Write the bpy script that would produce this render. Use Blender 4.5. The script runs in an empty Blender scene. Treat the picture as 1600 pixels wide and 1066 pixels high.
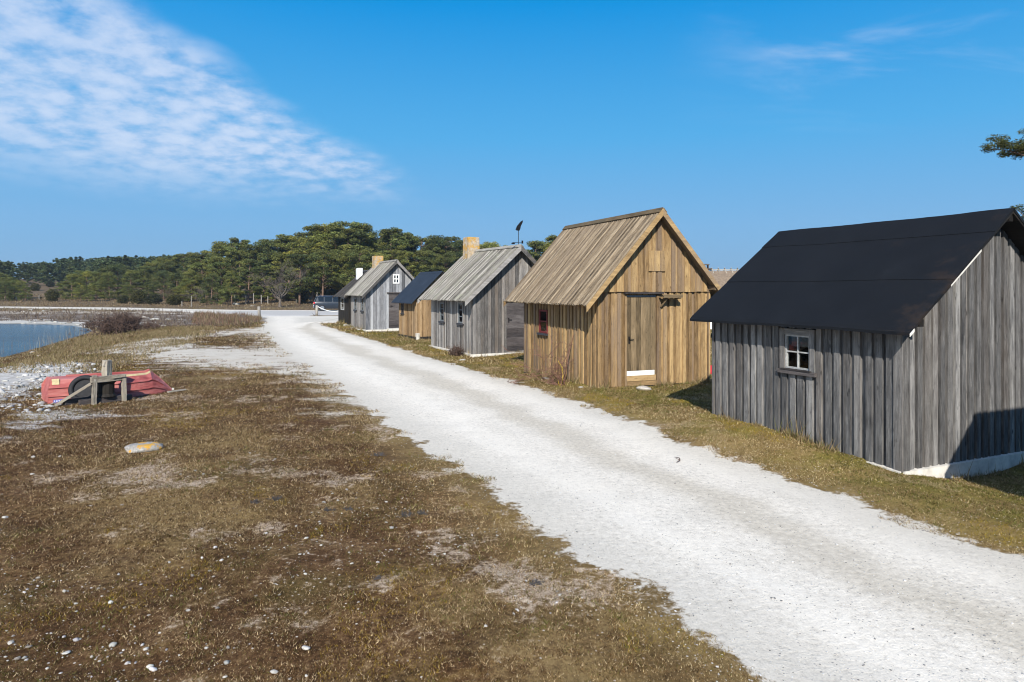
import bpy, math, random
import numpy as np
from mathutils import Vector, Matrix
R = math.radians
rng = np.random.default_rng(7); random.seed(7)
C = bpy.context.scene.collection
sc = bpy.context.scene

# ---------------------------------------------------------------- camera, sky, sun, exposure
CAM_H, FPX, HY = 2.5, 1067.0, 452.0            # eye height, focal length and horizon row of the 1600 px photograph
cd = bpy.data.cameras.new('camera'); cam = bpy.data.objects.new('camera', cd); C.objects.link(cam)
cd.sensor_width = 36; cd.lens = 24.0; cd.shift_y = -(533 - HY) / 1600
cd.clip_start = 0.05; cd.clip_end = 6000
cam.location = (0, 0, CAM_H); cam.rotation_euler = (R(90), 0, 0); sc.camera = cam
SUN_EL, SUN_AZ = 33.5, 184.0                   # the sun stands behind the viewer
sd = bpy.data.lights.new('sun', 'SUN'); sun = bpy.data.objects.new('sun', sd); C.objects.link(sun)
sd.energy = 5.0; sd.angle = R(0.53); sd.color = (1.0, 0.95, 0.87)
ldir = Vector((0.07, 1.0, -math.tan(R(SUN_EL)))).normalized()
sun.rotation_euler = ldir.to_track_quat('-Z', 'Y').to_euler(); sun.location = (0, -20, 30)
sc.view_settings.view_transform = 'Standard'; sc.view_settings.look = 'None'
sc.view_settings.gamma = 1.0; sc.view_settings.use_curve_mapping = False
sc.view_settings.exposure = 0.42
sc.cycles.filter_width = 1.1; sc.cycles.max_bounces = 6; sc.cycles.transparent_max_bounces = 8

# ---------------------------------------------------------------- node helpers
def nd(nt, t, ins=None, **props):
    n = nt.nodes.new(t)
    for k, v in props.items(): setattr(n, k, v)
    for k, v in (ins or {}).items():
        s = n.inputs[k]
        if isinstance(v, bpy.types.NodeSocket): nt.links.new(v, s)
        else:
            if isinstance(v, tuple) and len(v) == 3 and s.type == 'RGBA': v = (*v, 1)
            s.default_value = v
    return n
class G:
    def __init__(s, nt): s.nt = nt
    def m(s, op, a, b=0.0, c=0.0, clamp=False):
        n = nd(s.nt, 'ShaderNodeMath', {0: a, 1: b, 2: c}, operation=op); n.use_clamp = clamp; return n.outputs[0]
    def mr(s, v, a, b, c=0.0, d=1.0, smooth=True):
        n = nd(s.nt, 'ShaderNodeMapRange', {0: v, 1: a, 2: b, 3: c, 4: d}); n.interpolation_type = 'SMOOTHSTEP' if smooth else 'LINEAR'; return n.outputs[0]
    def mix(s, f, a, b, bt='MIX'):
        n = nd(s.nt, 'ShaderNodeMix', {0: f}, data_type='RGBA', blend_type=bt)
        for i, v in ((6, a), (7, b)):
            if isinstance(v, bpy.types.NodeSocket): s.nt.links.new(v, n.inputs[i])
            else: n.inputs[i].default_value = (*v, 1)
        return n.outputs[2]
    def ramp(s, f, stops):
        n = nd(s.nt, 'ShaderNodeValToRGB', {0: f}); e = n.color_ramp.elements
        while len(e) < len(stops): e.new(0.5)
        for x, (p, c) in zip(e, stops): x.position = p; x.color = (*c, 1) if len(c) == 3 else c
        return n.outputs[0]
    def noise(s, vec, scale, detail=4, rough=.55, dist=0.0, out=0):
        return nd(s.nt, 'ShaderNodeTexNoise', {'Vector': vec, 'Scale': scale, 'Detail': detail, 'Roughness': rough, 'Distortion': dist}).outputs[out]
    def vor(s, vec, scale, out='Distance', feature='F1', rnd=1.0):
        return nd(s.nt, 'ShaderNodeTexVoronoi', {'Vector': vec, 'Scale': scale, 'Randomness': rnd}, feature=feature).outputs[out]
    def attr(s, name, out='Fac'): return nd(s.nt, 'ShaderNodeAttribute', attribute_name=name).outputs[out]
    def vmul(s, v, t): return nd(s.nt, 'ShaderNodeVectorMath', {0: v, 1: t}, operation='MULTIPLY').outputs[0]
    def vadd(s, v, t): return nd(s.nt, 'ShaderNodeVectorMath', {0: v, 1: t}, operation='ADD').outputs[0]
    def white(s, v): return nd(s.nt, 'ShaderNodeTexWhiteNoise', {'W': v}, noise_dimensions='1D').outputs['Value']
    def sep(s, v): return nd(s.nt, 'ShaderNodeSeparateXYZ', {0: v}).outputs
    def bump(s, h, st, dist=.01): return nd(s.nt, 'ShaderNodeBump', {'Height': h, 'Strength': st, 'Distance': dist}).outputs[0]
    def pos(s): return nd(s.nt, 'ShaderNodeNewGeometry').outputs['Position']
    def obj(s): return nd(s.nt, 'ShaderNodeTexCoord').outputs['Object']
    def rnd(s): return nd(s.nt, 'ShaderNodeObjectInfo').outputs['Random']
def mat(name):
    m = bpy.data.materials.new(name); m.use_nodes = True; nt = m.node_tree; nt.nodes.clear()
    b = nt.nodes.new('ShaderNodeBsdfPrincipled'); o = nt.nodes.new('ShaderNodeOutputMaterial')
    nt.links.new(b.outputs[0], o.inputs[0]); b.inputs['Roughness'].default_value = .85
    b.inputs['Specular IOR Level'].default_value = .25
    return m, nt, b, G(nt)
def setp(nt, b, **kw):
    for k, v in kw.items():
        k = k.replace('_', ' ')
        if isinstance(v, bpy.types.NodeSocket): nt.links.new(v, b.inputs[k])
        else: b.inputs[k].default_value = (*v, 1) if isinstance(v, tuple) and len(v) == 3 else v
def plain(name, col, rough=.7, var=.15, scale=8.0, metal=0.0, bump=0.0, spec=.25):
    m, nt, b, g = mat(name)
    f = g.noise(g.obj(), scale, 5, .6)
    lo = tuple(c * (1 - var) for c in col); hi = tuple(min(1, c * (1 + var)) for c in col)
    setp(nt, b, Base_Color=g.ramp(f, [(.3, lo), (.7, hi)]), Roughness=rough, Metallic=metal, Specular_IOR_Level=spec)
    if bump: setp(nt, b, Normal=g.bump(g.noise(g.obj(), scale * 4, 5), bump, .01))
    return m

# ---------------------------------------------------------------- world: sky with a bank of broken high cloud
w = bpy.data.worlds.new('World'); sc.world = w; w.use_nodes = True
nt = w.node_tree; nt.nodes.clear(); g = G(nt)
sky = nd(nt, 'ShaderNodeTexSky', sky_type='NISHITA'); sky.sun_disc = False
sky.sun_elevation = R(SUN_EL); sky.sun_rotation = R(SUN_AZ); sky.altitude = 0; sky.air_density = 1.0; sky.dust_density = .35; sky.ozone_density = 1.5
d = nd(nt, 'ShaderNodeTexCoord').outputs['Generated']; dx, dy, dz = g.sep(d)
az = g.m('ARCTAN2', dx, dy); el = g.m('ARCSINE', dz)
grad = g.ramp(g.mr(el, 0.0, .9, smooth=False), [(0, (1.85, 3.45, 5.3)), (.10, (1.55, 3.5, 5.9)), (.24, (.68, 3.2, 6.2)), (.44, (.02, 2.25, 5.7)), (1, (.0, 1.1, 3.9))])
hs = g.mix(.985, sky.outputs[0], grad)
zz = g.m('ADD', g.m('MAXIMUM', dz, 0.0), .22)
pv = nd(nt, 'ShaderNodeCombineXYZ', {0: g.m('DIVIDE', dx, zz), 1: g.m('DIVIDE', dy, zz), 2: 0.0}).outputs[0]
big = g.noise(pv, 1.1, 4, .5)
wob = g.m('MULTIPLY', g.m('SUBTRACT', big, .5), .22)
# lower edge and sloping upper edge of the bank (radians of azimuth and elevation)
lowe = g.mr(g.m('ADD', g.m('SUBTRACT', el, g.m('MULTIPLY_ADD', az, -.02, .112)), g.m('MULTIPLY', wob, .30)), -.02, .075)
upe = g.mr(g.m('ADD', g.m('SUBTRACT', g.m('MULTIPLY_ADD', az, -.60, .075), el), wob), -.015, .055)
vx = nd(nt, 'ShaderNodeVectorMath', {0: pv, 1: nd(nt, 'ShaderNodeVectorMath', {0: nd(nt, 'ShaderNodeTexNoise', {'Vector': pv, 'Scale': 7.0, 'Detail': 4}).outputs['Color'], 1: (.12, .12, .12)}, operation='MULTIPLY').outputs[0]}, operation='ADD').outputs[0]
lump = g.vor(vx, 11.0, 'Distance', 'SMOOTH_F1'); lump = g.m('SUBTRACT', 1.0, g.m('MULTIPLY', lump, 1.15))
fine = g.noise(pv, 20.0, 6, .6)
tex = g.m('ADD', g.m('MULTIPLY', lump, .50), g.m('ADD', g.m('MULTIPLY', fine, .58), g.m('MULTIPLY', big, .30)))
dens = g.mr(g.m('ADD', tex, g.mr(az, -.15, -.65, -.02, .10)), .36, .90)
bank = g.m('MULTIPLY', g.m('MULTIPLY', lowe, upe), dens)
wis = g.noise(g.vmul(pv, (1.0, 2.6, 1.0)), 1.3, 6, .6, .6)
wisp = g.m('MULTIPLY', g.m('MULTIPLY', g.mr(wis, .46, .72), .46), g.m('MULTIPLY', g.mr(el, .18, .3), g.mr(az, .2, .5)))
cl = g.m('MINIMUM', g.m('ADD', g.m('MULTIPLY', bank, .76), wisp), 1.0)
ccol = g.ramp(g.m('MULTIPLY', tex, .8), [(.40, (3.6, 4.75, 6.7)), (.78, (5.6, 6.2, 7.4))])
col = g.mix(cl, hs, ccol)
bg = nd(nt, 'ShaderNodeBackground', {0: col, 1: .1}); wo = nd(nt, 'ShaderNodeOutputWorld'); nt.links.new(bg.outputs[0], wo.inputs[0])

# ---------------------------------------------------------------- object helpers
def tag(o, label, cat, group=None, kind=None):
    if label: o['label'] = label
    if cat: o['category'] = cat
    if group: o['group'] = group
    if kind: o['kind'] = kind
    return o
def thing(name, label, cat, loc=(0, 0, 0), rz=0.0, group=None):
    o = bpy.data.objects.new(name, None); C.objects.link(o); o.location = loc; o.rotation_euler = (0, 0, rz); o.empty_display_size = .2
    return tag(o, label, cat, group)
def link(name, me, parent=None, loc=None, rot=None):
    o = bpy.data.objects.new(name, me); C.objects.link(o); o.parent = parent
    if loc is not None: o.location = loc
    if rot is not None: o.rotation_euler = rot
    return o
def np_mesh(name, V, F, m=None, attrs=None, smooth=False):
    """V (n,3); F (k,3) or (k,4) index array"""
    V = np.ascontiguousarray(V, dtype=np.float32); F = np.ascontiguousarray(F, dtype=np.int32)
    me = bpy.data.meshes.new(name); k, s = F.shape
    me.vertices.add(len(V)); me.vertices.foreach_set('co', V.ravel())
    me.loops.add(k * s); me.loops.foreach_set('vertex_index', F.ravel())
    me.polygons.add(k); me.polygons.foreach_set('loop_start', np.arange(0, k * s, s, dtype=np.int32))
    try: me.polygons.foreach_set('loop_total', np.full(k, s, dtype=np.int32))
    except Exception: pass
    if smooth: me.polygons.foreach_set('use_smooth', np.ones(k, dtype=bool))
    for an, (ty, a) in (attrs or {}).items():
        at = me.attributes.new(an, ty, 'POINT')
        a = np.ascontiguousarray(a, dtype=np.float32).ravel()
        at.data.foreach_set({'FLOAT': 'value', 'FLOAT_VECTOR': 'vector', 'FLOAT_COLOR': 'color'}[ty], a)
    me.update(calc_edges=True)
    if m: me.materials.append(m)
    return me
class MB:
    """collects prisms, tubes and lathes; every vertex carries a grain coordinate (across, along, board number)"""
    def __init__(s): s.v = []; s.f = []; s.g = []
    def add(s, vs, fs, gs):
        o = len(s.v); s.v += [tuple(x) for x in vs]; s.f += [tuple(i + o for i in f) for f in fs]; s.g += [tuple(x) for x in gs]
    def prism(s, q, n, across, along, rnd=None, g0=None):
        """quad q (4 points, counter-clockwise seen from +n), extruded by vector n; across, along = unit vectors for the grain"""
        rnd = random.random() * 500 if rnd is None else rnd
        q = [Vector(p) for p in q]; n = Vector(n); a = Vector(across); l = Vector(along); vs = q + [p + n for p in q]; k = len(q)
        t = n.length
        gs = [(p.dot(a) + (t if i >= k else 0), p.dot(l), rnd) for i, p in enumerate(vs)]
        fs = [tuple(range(k - 1, -1, -1)), tuple(range(k, 2 * k))] + [(i, (i + 1) % k, (i + 1) % k + k, i + k) for i in range(k)]
        s.add(vs, fs, gs)
    def box(s, c, size, rot=None, rnd=None, along=2):
        """box centred at c"""
        hx, hy, hz = (x / 2 for x in size); M = rot if rot is not None else Matrix.Identity(3)
        loc = [Vector((sx * hx, sy * hy, sz * hz)) for sz in (-1, 1) for sx, sy in ((-1, -1), (1, -1), (1, 1), (-1, 1))]
        rnd = random.random() * 500 if rnd is None else rnd
        o = [i for i in range(3) if i != along]
        gs = [(p[o[0]] + p[o[1]], p[along], rnd) for p in loc]
        s.add([Vector(c) + M @ p for p in loc], [(3, 2, 1, 0), (4, 5, 6, 7), (0, 1, 5, 4), (1, 2, 6, 5), (2, 3, 7, 6), (3, 0, 4, 7)], gs)
    def tube(s, pts, rad, n=6, cap=True, rnd=None):
        pts = [Vector(p) for p in pts]; rnd = random.random() * 500 if rnd is None else rnd
        rad = rad if isinstance(rad, (list, tuple)) else [rad] * len(pts)
        vs = []; gs = []; L = 0
        up = Vector((0, 0, 1)) if abs((pts[-1] - pts[0]).normalized().z) < .9 else Vector((1, 0, 0))
        for i, p in enumerate(pts):
            t = (pts[min(i + 1, len(pts) - 1)] - pts[max(i - 1, 0)]).normalized(); x = t.cross(up).normalized(); y = x.cross(t)
            if i: L += (p - pts[i - 1]).length
            for k in range(n):
                a = 2 * math.pi * k / n; vs.append(p + (x * math.cos(a) + y * math.sin(a)) * rad[i]); gs.append((a * rad[i], L, rnd))
        fs = [(i * n + k, i * n + (k + 1) % n, (i + 1) * n + (k + 1) % n, (i + 1) * n + k) for i in range(len(pts) - 1) for k in range(n)]
        if cap: fs += [tuple(range(n - 1, -1, -1)), tuple(range((len(pts) - 1) * n, len(pts) * n))]
        s.add(vs, fs, gs)
    def build(s, name, m, parent=None, smooth=False, bevel=0.0):
        me = bpy.data.meshes.new(name); me.from_pydata(s.v, [], s.f)
        at = me.attributes.new('grain', 'FLOAT_VECTOR', 'POINT'); at.data.foreach_set('vector', np.array(s.g, dtype=np.float32).ravel())
        if smooth: me.polygons.foreach_set('use_smooth', np.ones(len(me.polygons), dtype=bool))
        me.update(); me.materials.append(m); o = link(name, me, parent)
        if bevel:
            b = o.modifiers.new('bevel', 'BEVEL'); b.width = bevel; b.segments = 2; b.limit_method = 'ANGLE'
        return o

# ---------------------------------------------------------------- value noise and the lie of the land
_perm = np.random.default_rng(3).random((256, 256))
def vn(x, y):
    xi = np.floor(x).astype(int); yi = np.floor(y).astype(int); fx = x - xi; fy = y - yi
    fx = fx * fx * (3 - 2 * fx); fy = fy * fy * (3 - 2 * fy); a = _perm
    g00 = a[xi % 256, yi % 256]; g10 = a[(xi + 1) % 256, yi % 256]; g01 = a[xi % 256, (yi + 1) % 256]; g11 = a[(xi + 1) % 256, (yi + 1) % 256]
    return (g00 * (1 - fx) + g10 * fx) * (1 - fy) + (g01 * (1 - fx) + g11 * fx) * fy
def fbm(x, y, o=4):
    s = 0; a = .5; t = 0
    for i in range(o): s = s + a * vn(x * 2 ** i + 17.3 * i, y * 2 ** i + 5.1 * i); t += a; a *= .5
    return s / t
def sstep(a, b, x): t = np.clip((x - a) / (b - a), 0, 1); return t * t * (3 - 2 * t)
def px(x, y, z=0.0):
    """the point of the ground (at height z) that the photograph shows at pixel x, y"""
    d = FPX * (CAM_H - z) / (y - HY); return ((x - 800) / FPX * d, d)
def polysd(P, x, y):
    """signed distance to polygon P, positive inside"""
    P = np.array(P); n = len(P); best = np.full(x.shape, 1e9); ins = np.zeros(x.shape, bool)
    for i in range(n):
        ax, ay = P[i]; bx, by = P[(i + 1) % n]; ex, ey = bx - ax, by - ay
        t = np.clip(((x - ax) * ex + (y - ay) * ey) / (ex * ex + ey * ey + 1e-12), 0, 1)
        best = np.minimum(best, (x - ax - t * ex) ** 2 + (y - ay - t * ey) ** 2)
        c = ((ay > y) != (by > y)) & (x < (bx - ax) * (y - ay) / (by - ay + 1e-12) + ax); ins ^= c
    return np.where(ins, 1, -1) * np.sqrt(best)
LEFT = [(1700, 1600), (1330, 1180), (1200, 1066), (1050, 960), (880, 850), (765, 760), (650, 692), (590, 648), (540, 614), (490, 582), (452, 556), (425, 533), (408, 514)]
RIGHT = [(2900, 1400), (1900, 985), (1600, 872), (1440, 820), (1280, 760), (1100, 702), (1000, 664), (880, 620), (760, 583), (640, 549), (560, 525), (505, 508), (499, 505)]
MAINROAD = [px(*p) for p in LEFT] + [px(*p) for p in [(409, 505), (417, 499), (414, 495.5), (390, 493), (330, 489.5), (260, 486.6), (200, 484.6), (100, 482.8), (0, 481.6), (-300, 480.4), (-300, 477.6), (0, 479.0), (200, 480.8), (300, 483.2), (400, 484.6), (520, 484.6), (700, 484.6), (700, 492.6), (530, 492.6), (484, 493.0), (484, 494.2), (530, 494.0), (700, 494.0), (700, 506), (530, 505.0)]] + [px(*p) for p in RIGHT[::-1]]
PULLIN = [px(*p) for p in [(560, 640), (500, 600), (460, 588), (400, 580), (300, 574), (250, 565), (190, 556), (150, 545), (150, 538), (200, 531), (300, 522), (380, 512), (420, 508), (470, 520), (520, 560)]]
REDGE = np.array(sorted([px(*p) for p in RIGHT], key=lambda p: p[1])); LEDGE = np.array(sorted([px(*p) for p in LEFT], key=lambda p: p[1]))
GRASSIS = [px(*p) for p in [(283, 535), (320, 526), (380, 524), (405, 527), (408, 540), (380, 543), (320, 541)]]
SHORE = [(-29.5, 46.5), (-25.5, 36.7), (-23.4, 31), (-21.6, 25.8), (-21.5, 18), (-24, 8), (-30, -10), (-60, -60), (-500, -60), (-500, 60), (-46.8, 61.5), (-40, 59.5), (-37, 57.5), (-33.5, 53.5), (-31, 50)]
BEACH = [px(*p) for p in [(-160, 640), (-60, 570), (0, 564), (80, 562), (130, 570), (150, 578), (118, 590), (70, 600), (40, 612), (0, 632)]]
BPEB = [px(*p) for p in [(-100, 680), (0, 640), (100, 632), (200, 632), (300, 622), (330, 640), (200, 655), (0, 700)]]
WL = -.62
BUMPS = [(3.73, 12.74, 1.6, .13), (4.35, 11.0, 1.0, .10), (4.9, 9.9, .5, .07), (6.9, 9.75, 1.5, -.22), (-1.0, 25.3, 1.6, -.10), (-2.6, 27.6, 1.5, -.05), (-7.6, 41.4, 2.0, -.10), (-3.9, 33.4, 1.5, -.05), (.37, 21.4, 1.3, -.13)]
def gz(x, y):
    x = np.asarray(x, float); y = np.asarray(y, float)
    s = -polysd(SHORE, x, y)                                   # metres from the water (negative in it)
    z = np.where(s < 0, WL + s * .12, WL + .62 * sstep(0, 1, np.clip(s, 0, 99) / np.where(y > 45, 17., 7.)))
    z = np.maximum(z, -2.5)
    hill = np.clip(y - 100, 0, 30) * .022 + np.clip(y - 130, 0, 130) * .045
    z = z + hill * sstep(20, -25, x)
    for bx, by, r, h in BUMPS: z = z + h * np.exp(-((x - bx) ** 2 + (y - by) ** 2) / r ** 2)
    rs = polysd(MAINROAD, x, y)
    near = np.exp(-(np.hypot(x, y) / 45) ** 2)
    off = sstep(.1, -.8, rs)
    z = z + off * near * ((fbm(x * .55, y * .55, 3) - .5) * .10 + (fbm(x * 3.1, y * 3.1, 3) - .5) * .05 + (fbm(x * 8.5, y * 8.5, 2) - .5) * .018 + .015) * sstep(-.2, 1, s)
    z = z - (1 - off) * .01 + (1 - off) * near * (fbm(x * 1.3, y * 1.3, 2) - .5) * .02
    z = z + sstep(-3, -12, rs) * (fbm(x * .12 + 9, y * .12, 3) - .5) * .35 * sstep(45, 70, y) * sstep(2, 8, s)
    return z
def gz1(x, y): return float(gz(np.array([x]), np.array([y]))[0])
_DS = np.geomspace(3, 500, 2500)
def at(p, q):
    """where the ground is met by the line of sight through pixel p, q"""
    xs = (p - 800) / FPX * _DS; zs = gz(xs, _DS); ys = HY - FPX * (zs - CAM_H) / _DS; i = int(np.argmax(ys <= q)); i = i if i > 0 else len(_DS) - 1
    f = (ys[i - 1] - q) / max(1e-9, ys[i - 1] - ys[i]); d = _DS[i - 1] + (_DS[i] - _DS[i - 1]) * min(max(f, 0), 1); x = (p - 800) / FPX * d
    return Vector((x, d, gz1(x, d)))

def turf_fields(x, y):
    """what grows or lies where (shared by the ground material's attributes, the grass and the stones)"""
    rs = polysd(MAINROAD, x, y); ps = np.minimum(polysd(PULLIN, x, y), -polysd(GRASSIS, x, y) + .0)
    xr = np.interp(y, REDGE[:, 1], REDGE[:, 0])
    lush = sstep(-.3, .3, x - xr) * sstep(80, 55, y)
    return rs, ps, lush

# ---------------------------------------------------------------- the ground: one sheet to the horizon, cut along the road's edge
def terrain_material():
    m, nt, b, g = mat('terrain'); P = g.pos()
    rs, ps, lush, ws, be, lat = (g.attr(k) for k in ('rs', 'ps', 'lush', 'ws', 'be', 'lat'))
    px_, py_, pz_ = g.sep(P)
    n_big = g.noise(P, .33, 5, .6); n_mid = g.noise(P, 1.7, 6, .62); n_fine = g.noise(P, 14, 6, .65); n_hair = g.noise(g.vmul(P, (60, 38, 60)), 1.0, 4, .7)
    n_c = g.noise(g.vadd(P, (31, 7, 0)), .8, 5, .6)
    # turf: dead brown, straw, dark moss, olive
    t = g.m('ADD', g.m('MULTIPLY', n_mid, .34), g.m('ADD', g.m('MULTIPLY', n_fine, .36), g.m('MULTIPLY', n_hair, .42)))
    brown = g.ramp(t, [(.40, (.012, .007, .004)), (.52, (.075, .041, .020)), (.60, (.15, .090, .047)), (.70, (.38, .28, .17))])
    olive = g.ramp(t, [(.34, (.022, .022, .009)), (.50, (.105, .090, .032)), (.64, (.19, .155, .062)), (.8, (.34, .28, .13))])
    straw = g.ramp(t, [(.34, (.055, .038, .02)), (.52, (.20, .145, .072)), (.68, (.32, .24, .125)), (.82, (.45, .36, .22))])
    c = g.mix(g.mr(n_c, .50, .68), brown, g.mix(.45, brown, olive))
    c = g.mix(g.mr(g.m('ADD', n_big, g.m('MULTIPLY', n_fine, .25)), .58, .76), c, straw)
    lushc = g.mix(g.mr(g.noise(P, 1.1, 5, .6), .42, .6), straw, g.ramp(t, [(.34, (.03, .034, .009)), (.52, (.15, .135, .038)), (.66, (.25, .21, .06)), (.82, (.40, .32, .12))]))
    c = g.mix(g.m('MULTIPLY', lush, .85), c, lushc)
    yel = g.m('MULTIPLY', g.mr(g.noise(g.vadd(P, (3, 40, 0)), 1.0, 5, .6), .66, .75), g.m('MULTIPLY_ADD', lush, .4, .35))
    c = g.mix(yel, c, (.30, .21, .035))
    strip = g.m('MULTIPLY', g.mr(rs, -1.1, -.1), .7)                # a straw-coloured verge
    c = g.mix(strip, c, straw)
    c = g.mix(1.0, c, g.mix(g.m('MAXIMUM', lush, g.m('MULTIPLY', strip, .7)), (.85, .775, .64), (.97, .92, .74)), 'MULTIPLY')
    # thin soil with limestone showing through
    bare = g.mr(g.m('ADD', g.m('ADD', g.m('MULTIPLY', g.noise(g.vadd(P, (80, 3, 0)), .62, 4, .6), .75), g.m('MULTIPLY', n_mid, .3)), g.m('MULTIPLY', n_fine, .26)), .705, .775)
    bare = g.m('MULTIPLY', bare, g.m('SUBTRACT', 1.0, g.m('MULTIPLY', lush, .75)))
    sand = g.ramp(g.m('ADD', g.m('MULTIPLY', n_fine, .5), g.m('MULTIPLY', n_hair, .5)), [(.34, (.10, .065, .038)), (.47, (.32, .24, .165)), (.64, (.58, .48, .37))])
    c = g.mix(g.m('MULTIPLY', bare, .9), c, sand)
    # small white chips pressed into the turf
    vc = nd(nt, 'ShaderNodeTexVoronoi', {'Vector': P, 'Scale': 26.0}); chd = vc.outputs['Distance']; chc = g.sep(vc.outputs['Color'])[0]
    dens = g.mr(g.m('ADD', n_c, g.m('MULTIPLY', bare, .3)), .45, .75)
    chip = g.m('MULTIPLY', g.mr(chd, .27, .2), g.m('GREATER_THAN', chc, g.m('SUBTRACT', .955, g.m('MULTIPLY', dens, .46))))
    c = g.mix(chip, c, g.ramp(g.sep(vc.outputs['Color'])[1], [(0, (.26, .20, .14)), (.55, (.46, .40, .33)), (1, (.66, .62, .56))]))
    # pale limestone beach, then the far shore's bands
    bm = g.mr(g.m('ADD', be, g.m('MULTIPLY', g.m('SUBTRACT', g.noise(g.vmul(P, (.9, 1.6, 1)), .8, 6, .65), .5), 5.0)), -.3, .45)
    rock = g.ramp(g.m('ADD', g.m('MULTIPLY', g.noise(g.vmul(P, (1, 2.2, 1)), 3.5, 6, .7), .7), g.m('MULTIPLY', n_fine, .3)), [(.34, (.12, .10, .085)), (.48, (.42, .39, .35)), (.66, (.70, .68, .64))])
    c = g.mix(bm, c, rock)
    nf = g.m('MULTIPLY', g.m('SUBTRACT', g.noise(g.vmul(P, (.35, .8, 1)), .5, 7, .7), .5), 15.0)
    wn = g.m('ADD', ws, nf); far = g.mr(py_, 45.0, 51.0)
    band = g.ramp(g.m('DIVIDE', wn, 24.0), [(0, (.20, .19, .16)), (.05, (.44, .41, .36)), (.17, (.48, .45, .40)), (.23, (.105, .080, .060)), (.50, (.125, .095, .070)), (.57, (.36, .31, .25)), (.64, (.36, .30, .22)), (.70, (.27, .21, .13)), (1, (.24, .185, .11))])
    band = g.mix(g.m('MULTIPLY', g.mr(g.noise(g.vmul(P, (.5, 1.1, 1)), 1.1, 6, .7), .50, .64), .75), band, g.mix(.5, band, (.62, .58, .52)))
    c = g.mix(g.m('MULTIPLY', far, g.mr(wn, 24.0, 20.0)), c, band)
    heath = g.ramp(g.m('ADD', g.m('MULTIPLY', n_big, .5), g.m('MULTIPLY', n_mid, .5)), [(.35, (.08, .055, .035)), (.6, (.16, .115, .065)), (.75, (.20, .15, .085))])
    c = g.mix(g.mr(py_, 80.0, 96.0), c, heath)
    c = g.mix(g.mr(ws, .0, -.9), c, (.05, .055, .03))                # weed on the sea bed
    # crushed limestone of the road, worn by wheels
    rn = g.m('ADD', g.m('MULTIPLY', g.m('SUBTRACT', g.noise(P, 1.3, 6, .66), .5), 1.5), g.m('MULTIPLY', g.m('SUBTRACT', n_fine, .5), .34))
    rm = g.mr(g.m('ADD', rs, rn), -.07, .07)
    pn = g.m('MULTIPLY', g.m('SUBTRACT', g.noise(g.vmul(P, (.55, 1.4, 1)), .9, 7, .68), .47), 9.0)
    pm = g.m('MULTIPLY', g.mr(g.m('ADD', ps, pn), -.5, .9), .93)
    wear = g.m('MULTIPLY', g.m('SUBTRACT', g.noise(g.vadd(P, (5, 5, 0)), .5, 5, .6), .5), .35)
    la = g.m('ADD', lat, wear)
    crown = g.m('MULTIPLY', g.mr(g.m('ABSOLUTE', g.m('SUBTRACT', la, .60)), .16, .02), .62)
    gr = g.ramp(g.m('ADD', g.m('MULTIPLY', n_hair, .5), g.m('MULTIPLY', n_fine, .5)), [(.30, (.32, .295, .26)), (.45, (.63, .59, .53)), (.64, (.83, .785, .715))])
    gr = g.mix(g.m('MULTIPLY', crown, .9), gr, g.ramp(n_fine, [(.3, (.30, .262, .205)), (.7, (.52, .47, .385))]))
    ruts = g.mr(g.m('MINIMUM', g.m('ABSOLUTE', g.m('SUBTRACT', la, .30)), g.m('ABSOLUTE', g.m('SUBTRACT', la, .86))), .10, .02)
    gr = g.mix(g.m('MULTIPLY', ruts, .4), gr, (.79, .75, .685))
    gr = g.mix(g.m('MULTIPLY', g.mr(n_mid, .48, .66), .18), gr, (.43, .405, .36))
    loose = g.mr(g.m('MINIMUM', rs, g.m('SUBTRACT', 3.0, rs)), 1.1, .1)
    gr = g.mix(g.m('MULTIPLY', loose, .45), gr, (.42, .395, .35))
    gr = g.mix(g.mr(g.noise(P, .16, 4, .6), .42, .7, 0, .22), gr, (.54, .50, .44))
    v2 = nd(nt, 'ShaderNodeTexVoronoi', {'Vector': P, 'Scale': 30.0}); k2 = g.sep(v2.outputs['Color'])[0]
    sp = g.m('MULTIPLY', g.mr(v2.outputs['Distance'], .30, .2), g.m('GREATER_THAN', k2, g.m('SUBTRACT', .955, g.m('MULTIPLY', g.mr(n_mid, .40, .65), .20))))
    gr = g.mix(g.m('MULTIPLY', sp, .8), gr, g.ramp(g.sep(v2.outputs['Color'])[1], [(0, (.20, .20, .21)), (.6, (.34, .33, .32)), (1, (.55, .5, .44))]))
    gr = g.mix(1.0, gr, (1.03, 1.005, .945), 'MULTIPLY')
    asphalt = g.m('MULTIPLY', g.mr(py_, 62.0, 66.0), g.m('MULTIPLY', g.mr(py_, 82.0, 78.0), g.mr(px_, -34.0, -30.0)))
    gr = g.mix(g.m('MULTIPLY', asphalt, .5), gr, (.33, .33, .34))
    c = g.mix(pm, c, g.mix(g.mr(n_mid, .35, .6), g.mix(.35, gr, sand), gr))
    c = g.mix(rm, c, gr)
    h = g.m('ADD', g.m('MULTIPLY', n_fine, .5), g.m('MULTIPLY', n_hair, .5))
    rough = g.m('ADD', h, g.m('MULTIPLY', chip, .4))
    setp(nt, b, Base_Color=c, Roughness=.95, Specular_IOR_Level=.1, Normal=g.bump(rough, .55, .03))
    return m
M_TERRAIN = terrain_material()
def axis(lo, hi, mid, a, n):
    tl = -math.asinh((mid - lo) / a); th = math.asinh((hi - mid) / a); return mid + a * np.sinh(np.linspace(tl, th, n))
X = axis(-1400, 1400, -1.0, 7.0, 660); Y = axis(-60, 4000, 9.0, 7.0, 640)
gx, gy = np.meshgrid(X, Y); gx = gx.ravel(); gy = gy.ravel()
rs, ps, lush = turf_fields(gx, gy); ws = -polysd(SHORE, gx, gy)
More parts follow.
